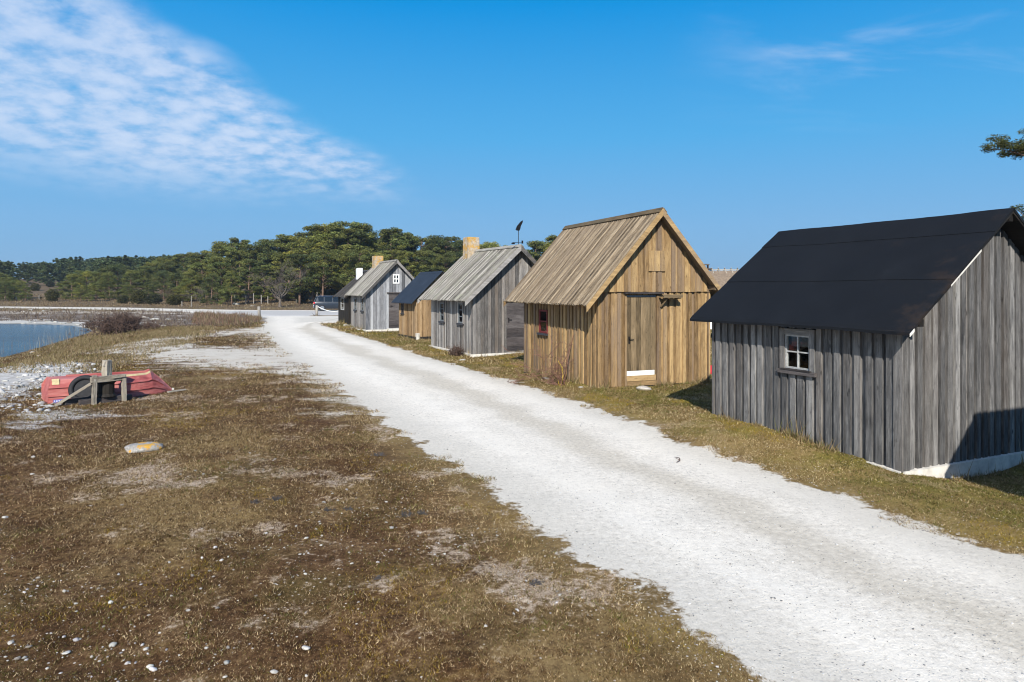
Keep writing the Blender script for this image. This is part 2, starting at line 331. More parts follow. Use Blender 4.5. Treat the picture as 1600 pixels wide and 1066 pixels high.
be = np.maximum(polysd(BEACH, gx, gy), polysd(BPEB, gx, gy) - .9)
lat = (gx - np.interp(gy, LEDGE[:, 1], LEDGE[:, 0])) / (np.interp(gy, REDGE[:, 1], REDGE[:, 0]) - np.interp(gy, LEDGE[:, 1], LEDGE[:, 0]))
gzv = gz(gx, gy); nx, ny = len(X), len(Y)
ii = (np.arange(ny - 1)[:, None] * nx + np.arange(nx - 1)[None, :]).ravel(); quads = np.stack([ii, ii + 1, ii + nx + 1, ii + nx], 1)
onroad = rs[quads].mean(1) > 0.0
GA = {'rs': np.clip(rs, -9, 9), 'ps': np.clip(ps, -9, 9), 'lush': lush, 'ws': np.clip(ws, -5, 60), 'be': np.clip(be, -9, 9), 'lat': np.clip(lat, -1, 2)}
def sheet(name, F, label, cat):
    used, inv = np.unique(F, return_inverse=True); V = np.stack([gx, gy, gzv], 1)[used]
    me = np_mesh(name, V, inv.reshape(F.shape), M_TERRAIN, {k: ('FLOAT', a[used]) for k, a in GA.items()}, True)
    return tag(link(name, me), label, cat, kind='structure')
sheet('ground', quads[~onroad], 'brown turf and heath with bare limestone patches', 'ground')
sheet('gravel_road', quads[onroad], 'white crushed limestone road running past the huts', 'road')

mw, nt, b, g = mat('bay_water'); P = g.pos()
h = g.m('ADD', g.noise(g.vmul(P, (.6, 2.2, 1)), 1.6, 5, .6), g.m('MULTIPLY', g.noise(g.vmul(P, (1.2, 4, 1)), 4.0, 4, .6), .4))
setp(nt, b, Base_Color=g.ramp(g.noise(g.vmul(P, (.05, .22, 1)), 1.0, 4, .5), [(.35, (.012, .055, .095)), (.65, (.03, .11, .17))]), Roughness=.10, Specular_IOR_Level=.5, IOR=1.22, Normal=g.bump(h, .5, .14))
P_ = [(-600, -120), (-18, -120), (-18, 64), (-600, 70)]
wm = bpy.data.meshes.new('water'); wm.from_pydata([(x, y, WL) for x, y in P_], [], [(0, 1, 2, 3)]); wm.materials.append(mw)
tag(link('water', wm), 'calm blue shallow water of the small bay', 'water', kind='structure')

# ---------------------------------------------------------------- wood
def wood(name, lo, mid, hi, patch=None, patch_amt=0.0, knots=.6, board=.42, crack=.6, rough=.85, spec=.2, lichen=None):
    m, nt, b, g = mat(name); gr = nd(nt, 'ShaderNodeAttribute', attribute_name='grain').outputs['Vector']
    k = g.sep(gr)[2]; bw = g.white(k)
    v = g.vadd(gr, nd(nt, 'ShaderNodeCombineXYZ', {0: g.m('MULTIPLY', bw, 37.0), 1: g.m('MULTIPLY', bw, 91.0), 2: 0.0}).outputs[0])
    st = g.noise(g.vmul(v, (75, 3.0, 1)), 1.0, 5, .7); br = g.noise(g.vmul(v, (26, 2.6, 1)), 1.0, 5, .65, .5); bl = g.noise(g.vmul(v, (5, 1.5, 1)), 1.0, 4, .6)
    t = g.m('ADD', g.m('MULTIPLY', st, .60), g.m('ADD', g.m('MULTIPLY', br, .70), g.m('MULTIPLY', bl, .45))); t = g.m('SUBTRACT', t, .375)
    t = g.m('ADD', t, g.m('MULTIPLY', g.m('SUBTRACT', bw, .5), board))
    c = g.ramp(t, [(.22, lo), (.5, mid), (.78, hi)])
    if patch: c = g.mix(g.m('MULTIPLY', g.mr(g.m('ADD', g.m('MULTIPLY', g.noise(g.vmul(v, (5, .55, 1)), 1.0, 4, .6), .75), g.m('MULTIPLY', g.white(g.m('ADD', k, 7.7)), .35)), .52, .78), patch_amt), c, patch)
    if lichen: c = g.mix(g.m('MULTIPLY', g.mr(g.m('ADD', g.m('MULTIPLY', g.noise(g.obj(), 1.6, 6, .65), .7), g.m('MULTIPLY', g.noise(g.obj(), 14, 4, .6), .3)), .48, .64), lichen[1]), c, lichen[0])
    kv = nd(nt, 'ShaderNodeTexVoronoi', {'Vector': g.vmul(v, (8.5, 3.2, 1)), 'Scale': 1.0, 'Randomness': 1.0}); 
    kn = g.m('MULTIPLY', g.mr(kv.outputs['Distance'], .17, .05), g.m('GREATER_THAN', g.sep(kv.outputs['Color'])[0], .48))
    c = g.mix(g.m('MULTIPLY', kn, knots), c, tuple(x * .45 for x in lo))
    dab = g.mr(g.noise(g.vmul(v, (24, 5.5, 1)), 1.0, 3, .6, .3), .60, .72)
    c = g.mix(g.m('MULTIPLY', dab, .6), c, lo)
    pale = g.mr(g.noise(g.vadd(g.vmul(v, (30, 4.0, 1)), (9, 4, 2)), 1.0, 3, .6, .3), .66, .76)
    c = g.mix(g.m('MULTIPLY', pale, .45), c, hi)
    ck = g.mr(g.noise(g.vmul(v, (110, 1.3, 1)), 1.0, 3, .5), .67, .74)
    c = g.mix(g.m('MULTIPLY', ck, crack), c, tuple(x * .4 for x in lo))
    hgt = g.m('SUBTRACT', g.m('ADD', g.m('MULTIPLY', st, .6), g.m('MULTIPLY', br, .4)), g.m('MULTIPLY', ck, .6))
    setp(nt, b, Base_Color=c, Roughness=rough, Specular_IOR_Level=spec, Normal=g.bump(hgt, .4, .006))
    return m
W_GREY = wood('grey_weathered_pine', (.026, .026, .027), (.124, .121, .118), (.31, .30, .285), (.11, .08, .055), .30, knots=.8, board=.30)
W_GREY2 = wood('silver_grey_boards', (.06, .057, .054), (.19, .178, .168), (.38, .36, .335), (.20, .155, .115), .45, board=.62)
W_BLUEGREY = wood('blue_grey_boards', (.07, .074, .082), (.205, .21, .225), (.39, .395, .405), (.19, .175, .16), .25, board=.62)
W_BROWN = wood('honey_brown_boards', (.085, .050, .022), (.265, .172, .080), (.46, .315, .15), (.185, .142, .112), .70, knots=.7, board=.46)
W_BROWN_ROOF = wood('sun_bleached_roof_boards', (.05, .038, .025), (.215, .160, .102), (.46, .37, .255), (.22, .175, .13), .5, knots=.5, board=.36, crack=.8)
W_BROWN_DOOR = wood('worn_brown_door', (.045, .032, .018), (.150, .108, .060), (.28, .205, .12), (.075, .06, .036), .75, board=.3)
W_DKGREY = wood('dark_grey_door', (.018, .016, .016), (.062, .054, .053), (.14, .125, .12), (.07, .055, .05), .4, board=.4)
W_GREY_ROOF = wood('lichened_roof_boards', (.06, .055, .047), (.235, .215, .185), (.48, .45, .40), None, 0, board=.42, crack=.8, lichen=((.27, .275, .20), .6))
W_TAN = wood('tan_boards', (.11, .065, .03), (.29, .19, .095), (.43, .30, .17), (.27, .20, .13), .5)
W_TAR = wood('tarred_boards', (.008, .007, .006), (.017, .014, .011), (.034, .028, .022), board=.2, crack=.2, rough=.7)
W_TARROOF = wood('tarred_roof_boards', (.02, .019, .018), (.055, .05, .047), (.11, .105, .10), board=.3, rough=.8)
W_DRIFT = wood('driftwood', (.10, .085, .065), (.31, .275, .225), (.50, .46, .39), (.20, .15, .10), .5, knots=.4, crack=.75, lichen=((.42, .40, .30), .4))
def felt(name, a, b_, rust=0.0):
    m, nt, b, g = mat(name); o = g.obj()
    c = g.ramp(g.m('ADD', g.m('MULTIPLY', g.noise(o, 1.1, 6, .62), .6), g.m('MULTIPLY', g.noise(o, 160, 3, .6), .4)), [(.36, a), (.66, b_)]); c = g.mix(g.mr(g.noise(o, 2.3, 6, .7), .56, .74, 0, .5), c, tuple(x * 1.35 for x in b_)); c = g.mix(g.m('MULTIPLY', g.m('GREATER_THAN', g.noise(o, 34, 2, .5), .77), .5), c, (.06, .058, .055))
    if rust: c = g.mix(g.m('MULTIPLY', g.mr(g.m('ADD', g.noise(g.vmul(o, (1, 1, 2)), 1.1, 6, .65), g.mr(g.sep(o)[1], 1.2, -.3, -.12, .10)), .55, .72), rust), c, (.04, .027, .019))
    setp(nt, b, Base_Color=c, Roughness=.85, Specular_IOR_Level=.12, Normal=g.bump(g.noise(o, 260, 3, .6), .35, .003)); return m
FELT = felt('black_roofing_felt', (.0075, .0088, .0112), (.0105, .012, .0148), .5)
BLUEFELT = felt('blue_black_roofing_sheet', (.020, .029, .044), (.029, .040, .058))
LIME = plain('limestone_plinth', (.60, .57, .51), .9, .22, 5, bump=.6)
OLDWHITE = plain('weathered_white_paint', (.36, .36, .35), .7, .3, 22, bump=.2)
WHITE = plain('white_paint', (.76, .76, .74), .5, .10, 14, bump=.1)
PALEBLUE = plain('faded_white_paint', (.14, .155, .165), .6, .14, 22, bump=.15)
RED = plain('red_window_paint', (.14, .022, .019), .7, .35, 16)
DARKLINT = plain('dark_painted_sill', (.035, .036, .042), .5, .3, 12)
BLUEGREY = plain('blue_grey_lintel_board', (.17, .20, .24), .6, .2, 12)
IRON = plain('black_iron', (.022, .021, .022), .5, .3, 20, metal=.6)
TAR = plain('tar_black_plinth', (.018, .018, .019), .7, .3, 9)
BLACK_IN = plain('dark_room_wall', (.03, .024, .02), .9, .3, 5)
CURTAIN = plain('dull_red_cloth', (.045, .014, .012), .9, .3, 12)
LACE = plain('grey_lace', (.10, .10, .10), .9, .3, 60)
mg, nt, b, g = mat('window_glass'); nt.nodes.remove(b)
gg = nd(nt, 'ShaderNodeNewGeometry'); ci = g.m('ABSOLUTE', nd(nt, 'ShaderNodeVectorMath', {0: gg.outputs['Incoming'], 1: gg.outputs['Normal']}, operation='DOT_PRODUCT').outputs['Value']); fr = g.m('MULTIPLY_ADD', g.m('POWER', g.m('SUBTRACT', 1.0, ci), 5.0), .9, .05)
mx = nd(nt, 'ShaderNodeMixShader', {0: g.m('MULTIPLY', fr, .8), 1: nd(nt, 'ShaderNodeBsdfTransparent', {0: (.86, .88, .88)}).outputs[0], 2: nd(nt, 'ShaderNodeBsdfGlossy', {'Roughness': .03, 'Normal': g.bump(g.noise(g.obj(), 3.0, 2), .08, .02)}).outputs[0]})
nt.links.new(mx.outputs[0], [n for n in nt.nodes if n.type == 'OUTPUT_MATERIAL'][0].inputs[0]); GLASS = mg
ml, nt, b, g = mat('lichened_chimney_stone'); o = g.obj()
li = g.mr(g.m('ADD', g.m('MULTIPLY', g.noise(o, 2.6, 6, .7), .8), g.m('MULTIPLY', g.noise(o, 17, 4, .6), .25)), .47, .58)
setp(nt, b, Base_Color=g.mix(li, g.ramp(g.noise(o, 7, 6, .65), [(.35, (.27, .22, .16)), (.65, (.50, .42, .32))]), g.ramp(g.noise(o, 22, 4), [(.3, (.38, .20, .045)), (.7, (.54, .34, .09))])), Normal=g.bump(g.noise(o, 30, 5), .6, .02)); CHIM = ml

# ---------------------------------------------------------------- the fishing huts
ZV = Vector((0, 0, 1))
class Plane:
    def __init__(s, o, d, n): s.o = Vector(o); s.d = Vector(d); s.n = Vector(n)
    def p(s, t, z, off=0.0): return s.o + s.d * t + ZV * z + s.n * off
    def quad(s, mb, t0, t1, z0, z1, off0, off1, rnd=None, along='z'):
        q = [s.p(t0, z0, off0), s.p(t1, z0, off0), s.p(t1, z1, off0), s.p(t0, z1, off0)]
        mb.prism(q, s.n * (off1 - off0), *((s.d, ZV) if along == 'z' else (ZV, s.d)), rnd)
def strip(mb, pl, a, b, bot, top, ops, off0, off1, split=None, rnd=None, low=None):
    rnd = random.random() * 500 if rnd is None else rnd
    dj = random.uniform(-.012, .006) if low is None else low
    cuts = sorted({a, b} | {c for o in ops for c in o[:2] if a < c < b} | ({split} if split and a < split < b else set()))
    for s, e in zip(cuts[:-1], cuts[1:]):
        if e - s < .004: continue
        mid = (s + e) / 2; lo = [(bot(s) + dj, bot(e) + dj)]; segs = []
        z = lo[0]
        for o in sorted([o for o in ops if o[0] < mid < o[1]], key=lambda o: o[2]):
            if o[2] > z[0] + .01: segs.append((z, (o[2], o[2])))
            z = (o[3], o[3])
        if top(mid) > z[0] + .01: segs.append((z, (top(s), top(e))))
        for (l0, l1), (h0, h1) in segs:
            mb.prism([pl.p(s, l0, off0), pl.p(e, l1, off0), pl.p(e, max(h1, l1 + .003), off0), pl.p(s, max(h0, l0 + .003), off0)], pl.n * (off1 - off0), pl.d, ZV, rnd)
def boards(mb, pl, t0, t1, bot, top, ops=(), per=.2, cov=.125, uth=.022, cth=.024, base=0.0, split=None, jit=1.0, low=None):
    n = max(1, round((t1 - t0) / per)); p = (t1 - t0) / n
    for i in range(n):
        j = random.uniform(-.003, .003) * jit
        gp = 0.0 if cov else random.uniform(.004, .011)
        strip(mb, pl, t0 + i * p + gp, t0 + (i + 1) * p - gp, bot, top, ops, base - cth - uth + j * .3, base - cth + j * .3, split, None, low)
    if cov:
        for i in range(n + 1):
            cw = cov * random.uniform(.86, 1.12) if jit else cov; c = t0 + i * p + random.uniform(-.012, .012) * jit
            a, b_ = max(t0 - .001, c - cw / 2), min(t1 + .001, c + cw / 2)
            strip(mb, pl, a, b_, bot, top, ops, base - cth + .0005, base + random.uniform(-.004, .004) * jit, split, None, low)
def window(pl, root, box, frame_m, mull=(1, 1), fw=.045, bar=.022, casing=None, cw=.10, sill=None, back=None, off=-.004, name='window', sill_over=.05, sill_h=.04):
    t0, t1, z0, z1 = box
    f = MB()
    pl.quad(f, t0, t0 + fw, z0, z1, off - .05, off); pl.quad(f, t1 - fw, t1, z0, z1, off - .05, off)
    pl.quad(f, t0 + fw, t1 - fw, z0, z0 + fw, off - .05, off - .001, None, 'd'); pl.quad(f, t0 + fw, t1 - fw, z1 - fw, z1, off - .05, off - .001, None, 'd')
    for i in range(mull[0]):
        c = t0 + (t1 - t0) * (i + 1) / (mull[0] + 1); pl.quad(f, c - bar / 2, c + bar / 2, z0 + fw, z1 - fw, off - .04, off - .006)
    for i in range(mull[1]):
        c = z0 + (z1 - z0) * (i + 1) / (mull[1] + 1); pl.quad(f, t0 + fw, t1 - fw, c - bar / 2, c + bar / 2, off - .039, off - .008, None, 'd')
    w = f.build(name, frame_m, root)
    p = MB(); pl.quad(p, t0 + fw * .6, t1 - fw * .6, z0 + fw * .6, z1 - fw * .6, off - .033, off - .028); p.build('pane', GLASS, w)
    if casing:
        c = MB(); o = .022
        pl.quad(c, t0 - cw, t0, z0 - .02, z1 + cw, -.03, o); pl.quad(c, t1, t1 + cw, z0 - .02, z1 + cw, -.03, o + .001); pl.quad(c, t0, t1, z1, z1 + cw, -.03, o - .002, None, 'd')
        c.build('casing', casing, w)
    if sill:
        c = MB(); pl.quad(c, t0 - sill_over, t1 + sill_over, z0 - sill_h, z0, -.04, .065, None, 'd'); c.build('sill', sill, w)
    if back:
        c = MB(); pl.quad(c, t0 - .3, t1 + .3, z0 - .5, z1 + .1, -.62, -.60); c.build('backdrop_cloth', back, w)
    return w
class Hut:
    def __init__(s, name, label, q, zb=0.0, zf=0.0):
        s.cx, s.cy, th, s.L, s.W, s.ze, s.zr, s.eo, s.gn, s.gf = q; s.th = R(th)
        s.u = Vector((math.cos(s.th), math.sin(s.th), 0)); s.w = Vector((math.sin(s.th), -math.cos(s.th), 0)); s.zb = zb; s.zf = zf
        s.root = thing(name, label, 'hut', (s.cx, s.cy, 0), s.th - R(90), 'weathered fishing huts in a row along the road')
        s.front = Plane((0, 0, 0), (1, 0, 0), (0, -1, 0)); s.left = Plane((0, 0, 0), (0, 1, 0), (-1, 0, 0))
        s.right = Plane((s.W, 0, 0), (0, 1, 0), (1, 0, 0)); s.back = Plane((0, s.L, 0), (1, 0, 0), (0, 1, 0))
        s.rth = .05; run = s.W / 2 + s.eo; s.k = (s.zr - s.ze) / run; s.S = math.hypot(run, s.zr - s.ze); s.run = run
    def bot(s, y): return s.zb + s.zf * y / s.L
    def roofz(s, x):
        return s.ze + s.k * (min(x, s.W - x) + s.eo)
    def under(s, x): return s.roofz(x) - s.rth * math.sqrt(1 + s.k ** 2) - .004
    def ray(s, px_, py_):
        d = Vector(((px_ - 800) / FPX, 1, -(py_ - HY) / FPX)); o = Vector((-s.cx, -s.cy, CAM_H))
        return (Vector((o.dot(s.w), o.dot(s.u), CAM_H)), Vector((d.dot(s.w), d.dot(s.u), d.z)))
    def onfront(s, px_, py_):
        o, d = s.ray(px_, py_); t = -o.y / d.y; p = o + d * t; return p.x, p.z
    def onleft(s, px_, py_):
        o, d = s.ray(px_, py_); t = -o.x / d.x; p = o + d * t; return p.y, p.z
    def lbox(s, x0, y0, x1, y1):
        """box on the left wall from the pixel rectangle's middle lines"""
        ya = s.onleft(x0, y0)[0]; yb = s.onleft(x1, y0)[0]; xm = (x0 + x1) / 2
        return (min(ya, yb), max(ya, yb), s.onleft(xm, y1)[1], s.onleft(xm, y0)[1])
    def fbox(s, x0, y0, x1, y1):
        xm = (x0 + x1) / 2
        return (s.onfront(x0, y0)[0], s.onfront(x1, y0)[0], s.onfront(xm, y1)[1], s.onfront(xm, y0)[1])
    def walls(s, m, per, cov, cth=.024, front_ops=(), left_ops=(), front_m=None, low=None, jit=1.0, front_per=None, front_cov=None):
        t = lambda v: s.under(0) ; L, W = s.L, s.W
        for pl, a, b, bot, top, ops, split, mm, pp, cc in (
            (s.left, 0.0, L, s.bot, t, left_ops, None, m, per, cov),
            (s.front, 0.0, W, lambda x: s.zb, s.under, front_ops, W / 2, front_m or m, front_per or per, front_cov if front_cov is not None else cov),
            (s.right, 0.0, L, s.bot, t, (), None, m, per, cov),
            (s.back, 0.0, W, lambda x: s.zb + s.zf, s.under, (), W / 2, m, per, cov)):
            mb = MB(); e = .026 if pl in (s.front, s.back) else 0.0
            boards(mb, pl, a + e * 1.8, b - e * 1.8, bot, top, ops, pp, cc, cth=cth, split=split, jit=jit, low=low)
            wl_ = mb.build('wall', mm, s.root)
            bk_ = MB(); strip(bk_, pl, a + .05, b - .05, lambda x, f=bot: f(x) + .03, lambda x, f=top: f(x) - .02, ops, -.085, -.060, split, 1.0, 0.0); bk_.build('backing', W_TAR, wl_)
    def corner_boards(s, m, wd=.12):
        for x, y, pa, pb, ta, tb in ((0, 0, s.front, s.left, 0.0, 0.0), (s.W, 0, s.front, s.right, s.W, 0.0)):
            mb = MB(); sg = 1 if x == 0 else -1; zt = s.under(0) - .01; z0 = s.bot(y) - .02
            a, b_ = sorted((ta, ta + sg * wd)); pa.quad(mb, a, b_, z0, zt, .002, .026)
            pb.quad(mb, tb - .026, tb + wd * .8, z0, zt, .002, .025); mb.build('corner_board', m, s.root)
    def plinth(s, m, h=.35, out=-.015):
        mb = MB(); o = -out; L, W = s.L, s.W
        def wobble(a, b, n):                                # a cast plinth with an uneven top and foot
            for i in range(n):
                p = Vector(a).lerp(Vector(b), i / n); q = Vector(a).lerp(Vector(b), (i + 1) / n); yield p, q
        for a, b in (((o, o, 0), (o, L - o, 0)), ((o, o, 0), (W - o, o, 0)), ((W - o, o, 0), (W - o, L - o, 0)), ((o, L - o, 0), (W - o, L - o, 0))):
            dd = (Vector(b) - Vector(a)).normalized(); nn = Vector((-dd.y, dd.x, 0)) * .05
            for p, q in wobble(a, b, 6):
                zt0 = s.bot(p.y) + .02; zt1 = s.bot(q.y) + .02
                mb.prism([p - nn + ZV * (zt0 - h), q - nn + ZV * (zt1 - h), q - nn + ZV * zt1, p - nn + ZV * zt0], nn * 2, dd, ZV, 3.0)
        mb.build('foundation', m, s.root)
    def roof_boards(s, m, per=.15, cov=.10, cth=.030, ridge_m=None, barge_m=None, barge=.15, fall=0.0, ridge_w=.15, barge_front=None):
        root = None; y0, y1 = -s.gn, s.L + s.gf
        mb = MB()
        for side in (1, -1):
            ox = -s.eo if side == 1 else s.W + s.eo
            d = Vector((side * s.run, 0, s.zr - s.ze)).normalized(); n = Vector((-side * d.z, 0, abs(d.x)))
            o = Vector((ox, 0, s.ze))
            cnt = round((y1 - y0) / per); p = (y1 - y0) / cnt
            def bd(ya, yb, off0, off1, j):
                mb.prism([o + Vector((0, ya, 0)) + n * off0 - d * j, o + Vector((0, yb, 0)) + n * off0 - d * j, o + Vector((0, yb, 0)) + n * off0 + d * s.S, o + Vector((0, ya, 0)) + n * off0 + d * s.S], n * (off1 - off0), (0, 1, 0), d)
            for i in range(cnt):
                j = random.uniform(-.004, .004); bd(y0 + i * p, y0 + (i + 1) * p, -.05 + j * .2, -cth + j * .2, random.uniform(-.02, .012))
            for i in range(cnt + 1):
                c = y0 + i * p + random.uniform(-.008, .008); cw = cov * random.uniform(.85, 1.12)
                bd(max(y0, c - cw / 2), min(y1, c + cw / 2), -cth + .0005, random.uniform(-.005, .005), random.uniform(-.022, .015))
        r = mb.build('roof', m, s.root)
        if ridge_m:
            rb = MB()
            for side in (1, -1):
                d = Vector((side * s.run, 0, s.zr - s.ze)).normalized(); n = Vector((-side * d.z, 0, abs(d.x))); top = Vector((s.W / 2, 0, s.zr)) + n * .008
                for ya, yb in ((y0 - .02, (y0 + y1) / 2 - .002), ((y0 + y1) / 2 + .002, y1 + .02)):
                    rb.prism([top + Vector((0, ya, 0)) - d * ridge_w, top + Vector((0, yb, 0)) - d * ridge_w, top + Vector((0, yb, 0)) + d * (.012 if side == 1 else 0), top + Vector((0, ya, 0)) + d * (.012 if side == 1 else 0)], n * .024, d, (0, 1, 0))
            rb.build('ridge_cap', ridge_m, r)
        if barge_m:
            for yy, th in ((y0, -.026), (y1, .026)):
                for side in (1, -1):
                    bb = MB(); ox = -s.eo if side == 1 else s.W + s.eo; d = Vector((side * s.run, 0, s.zr - s.ze)).normalized()
                    a = Vector((ox, yy, s.ze + .004)) - d * .03; b_ = Vector((s.W / 2, yy, s.zr + .004)); vz = ZV * barge * math.sqrt(1 + s.k ** 2)
                    bb.prism([a - vz * .86 + d * .0, b_ - vz, b_, a], Vector((0, th, 0)), ZV, d); bb.build('bargeboard', barge_m, r)
        pl_ = MB()                                          # purlins and wall plates that carry the overhang
        for x in (.03, s.W / 2, s.W - .03):
            z = s.under(x) - .06; pl_.box((x, (y0 + y1) / 2, z), (.09, y1 - y0 - .06, .10), along=1)
        pl_.build('purlin', m, r)
        return r
    def roof_felt(s, m, laps, amp=.006, sheath=None):
        y0, y1 = -s.gn, s.L + s.gf; mb = MB(); r = None
        V = []; F = []; Gr = []
        for side in (1, -1):
            ox = -s.eo if side == 1 else s.W + s.eo
            d = Vector((side * s.run, 0, s.zr - s.ze)).normalized(); n = Vector((-side * d.z, 0, abs(d.x))); o = Vector((ox, 0, s.ze))
            ss = []
            for i in range(41): ss.append((i / 40 * s.S, 0))
            for lp in laps: ss += [(lp - .0035, 1), (lp + .0035, 1)]
            ss = sorted(x[0] for x in ss); ys = np.linspace(y0, y1, 70); base = len(V)
            for a in ss:
                lift = sum(.009 for lp in laps if a < lp)
                for yy in ys:
                    h = (vn(np.array(yy * 1.1 + 3), np.array(a * 2.2 + side)) - .5) * amp * 2 + (vn(np.array(yy * 4), np.array(a * 5 + side)) - .5) * amp * .6
                    e = -.012 * math.exp(-((a) / .05) ** 2) - .006 * math.exp(-((yy - y0) / .04) ** 2)
                    lapwave = 0.0; e -= .013 * math.sin(math.pi * (yy - y0) / (y1 - y0)) * (a / s.S) + .010 * float(vn(np.array(yy * 2.3), np.array(5.0)) - .5) * math.exp(-(a / .25) ** 2)
                    V.append(o + d * a + n * (float(h) + lift * .0 + e) + Vector((0, yy, 0)) + n * (.0085 * (len(laps) - sum(1 for lp in laps if a > lp + lapwave)) * -1 + .0085 * len(laps)))
            k = len(ys)
            for i in range(len(ss) - 1):
                for j in range(k - 1): F.append((base + i * k + j, base + i * k + j + 1, base + (i + 1) * k + j + 1, base + (i + 1) * k + j))
            # the folded-down edges at the eave and the rakes
            def skirt(idx, drop):
                b0 = len(V)
                for q in idx: V.append(Vector(V[q]) + Vector(drop))
                for i in range(len(idx) - 1): F.append((idx[i], idx[i + 1], b0 + i + 1, b0 + i))
            skirt([base + j for j in range(k)], (0, 0, -.04)); skirt([base + i * k for i in range(len(ss))], (0, .002, -.045)); skirt([base + i * k + k - 1 for i in range(len(ss))], (0, -.002, -.045))
        me = bpy.data.meshes.new('roof'); me.from_pydata([tuple(v) for v in V], [], F); me.materials.append(m); me.update()
        r = link('roof', me, s.root)
        sh = MB()
        for side in (1, -1):
            ox = -s.eo if side == 1 else s.W + s.eo
            d = Vector((side * s.run, 0, s.zr - s.ze)).normalized(); n = Vector((-side * d.z, 0, abs(d.x))); o = Vector((ox, 0, s.ze))
            nb = 14
            for i in range(nb):
                a = .01 + i * (s.S - .02) / nb; b_ = .01 + (i + 1) * (s.S - .02) / nb - .003
                sh.prism([o + d * a + n * -.05 + Vector((0, y0 + .012, 0)), o + d * a + n * -.05 + Vector((0, y1 - .012, 0)), o + d * b_ + n * -.05 + Vector((0, y1 - .012, 0)), o + d * b_ + n * -.05 + Vector((0, y0 + .012, 0))], n * .03, d, (0, 1, 0))
        for x in (.03, s.W / 2, s.W - .03):
            sh.box((x, (y0 + y1) / 2, s.under(x) - .06), (.09, y1 - y0 - .08, .10), along=1)
        sh.build('sheathing', sheath or W_TAR, r)
        return r
    def chimney(s, roof, m, x, y, wd, dp, ztop, taper=.10, z0=None):
        mb = MB(); z0 = s.ze + .3 if z0 is None else z0; n = 7
        prev = None; V = []; F = []
        for i in range(n + 1):
            f = i / n; k = 1 + taper * (1 - f); j = lambda: random.uniform(-.012, .012)
            ring = [Vector((x + sx * wd / 2 * k + j(), y + sy * dp / 2 * k + j(), z0 + (ztop - z0) * f + (j() if i == n else 0))) for sx, sy in ((-1, -1), (1, -1), (1, 1), (-1, 1))]
            V += ring
            if i: F += [((i - 1) * 4 + q, (i - 1) * 4 + (q + 1) % 4, i * 4 + (q + 1) % 4, i * 4 + q) for q in range(4)]
        F.append((n * 4, n * 4 + 1, n * 4 + 2, n * 4 + 3))
        me = bpy.data.meshes.new('chimney'); me.from_pydata([tuple(v) for v in V], [], F); me.materials.append(m); me.update()
        c = link('chimney', me, roof); b = c.modifiers.new('bevel', 'BEVEL'); b.width = .025; b.segments = 2
        return c
def door(h, box, m, boards_n=6, horizontal=False, off=-.03, name='door', handle=True, hx=.12, hz=.5, seam=.004):
    t0, t1, z0, z1 = box; mb = MB(); pl = h.front
    n = boards_n
    for i in range(n):
        if horizontal:
            a = z0 + (z1 - z0) * i / n; b = z0 + (z1 - z0) * (i + 1) / n - seam; pl.quad(mb, t0 + random.uniform(0, .006), t1 - random.uniform(0, .006), a, b, off - .03, off + random.uniform(-.004, .004), None, 'd')
        else:
            a = t0 + (t1 - t0) * i / n; b = t0 + (t1 - t0) * (i + 1) / n - seam; pl.quad(mb, a, b, z0, z1, off - .03, off + random.uniform(-.003, .003))
    d = mb.build(name, m, h.root)
    bk = MB(); pl.quad(bk, t0, t1, z0, z1, off - .06, off - .032)
    bk.build('backing', W_TAR, d)
    if handle:
        k = MB(); tx = t0 + (t1 - t0) * hx; z = z0 + (z1 - z0) * hz
        pl.quad(k, tx - .02, tx + .02, z - .09, z + .09, off, off + .012); k.tube([pl.p(tx, z + .03, off), pl.p(tx, z + .03, off + .05), pl.p(tx + .11, z + .02, off + .055)], .011, 6)
        k.build('handle', IRON, d)
    return d
# -- the near grey hut with the black felt roof
h = Hut('fishing_hut', 'grey board hut with a smooth black felt roof and a small white four-pane window', (5.309, 9.298, 114.6, 3.79, 4.0, 1.95, 3.66, .27, .30, .31), 0.0, .129)
h.k = (h.zr - h.ze) / h.run
wb = h.lbox(1227, 524, 1265.5, 577)
h.walls(W_GREY, .172, .108, .036, left_ops=[wb], front_per=.162, front_cov=.10)
h.corner_boards(W_GREY, .135); h.plinth(LIME, .5, .01)
r_ = h.roof_felt(FELT, [h.S * .40, h.S * .80], .011)
wn = window(h.left, h.root, wb, OLDWHITE, (1, 1), .025, .02, W_GREY, .10, None, None, .0)
sb = MB(); h.left.quad(sb, wb[0] - .13, wb[1] + .12, wb[2] - .085, wb[2] - .022, -.03, .05, None, 'd'); h.left.quad(sb, wb[0] - .05, wb[1] + .05, wb[2] - .021, wb[2] - .004, -.03, .062, None, 'd'); sb.build('sill', W_DKGREY, wn)
cu = MB(); h.left.quad(cu, wb[0] + .02, wb[1] - .02, wb[2] + .35, wb[3], -.12, -.115); cu.build('lace_valance', LACE, wn)
cu = MB(); h.left.quad(cu, wb[0] - .1, wb[1] - .05, wb[2] - .1, wb[3] - .1, -.7, -.69); cu.build('inner_cloth', CURTAIN, wn)
tr = MB(); yy = -h.gn - .004                                   # bare edge board at the rake, the sunlight on it painted as a pale strip
d_ = Vector((h.run, 0, h.zr - h.ze)).normalized(); a_ = Vector((-h.eo, yy, h.ze - .035)) + d_ * h.S * .37; b_ = Vector((-h.eo, yy, h.ze - .035)) + d_ * h.S * .66
tr.prism([a_ - ZV * .012, b_ - ZV * .016, b_ + ZV * .010, a_ + ZV * .008], Vector((0, -.006, 0)), ZV, d_); tr.build('edge_strip', LIME, r_)
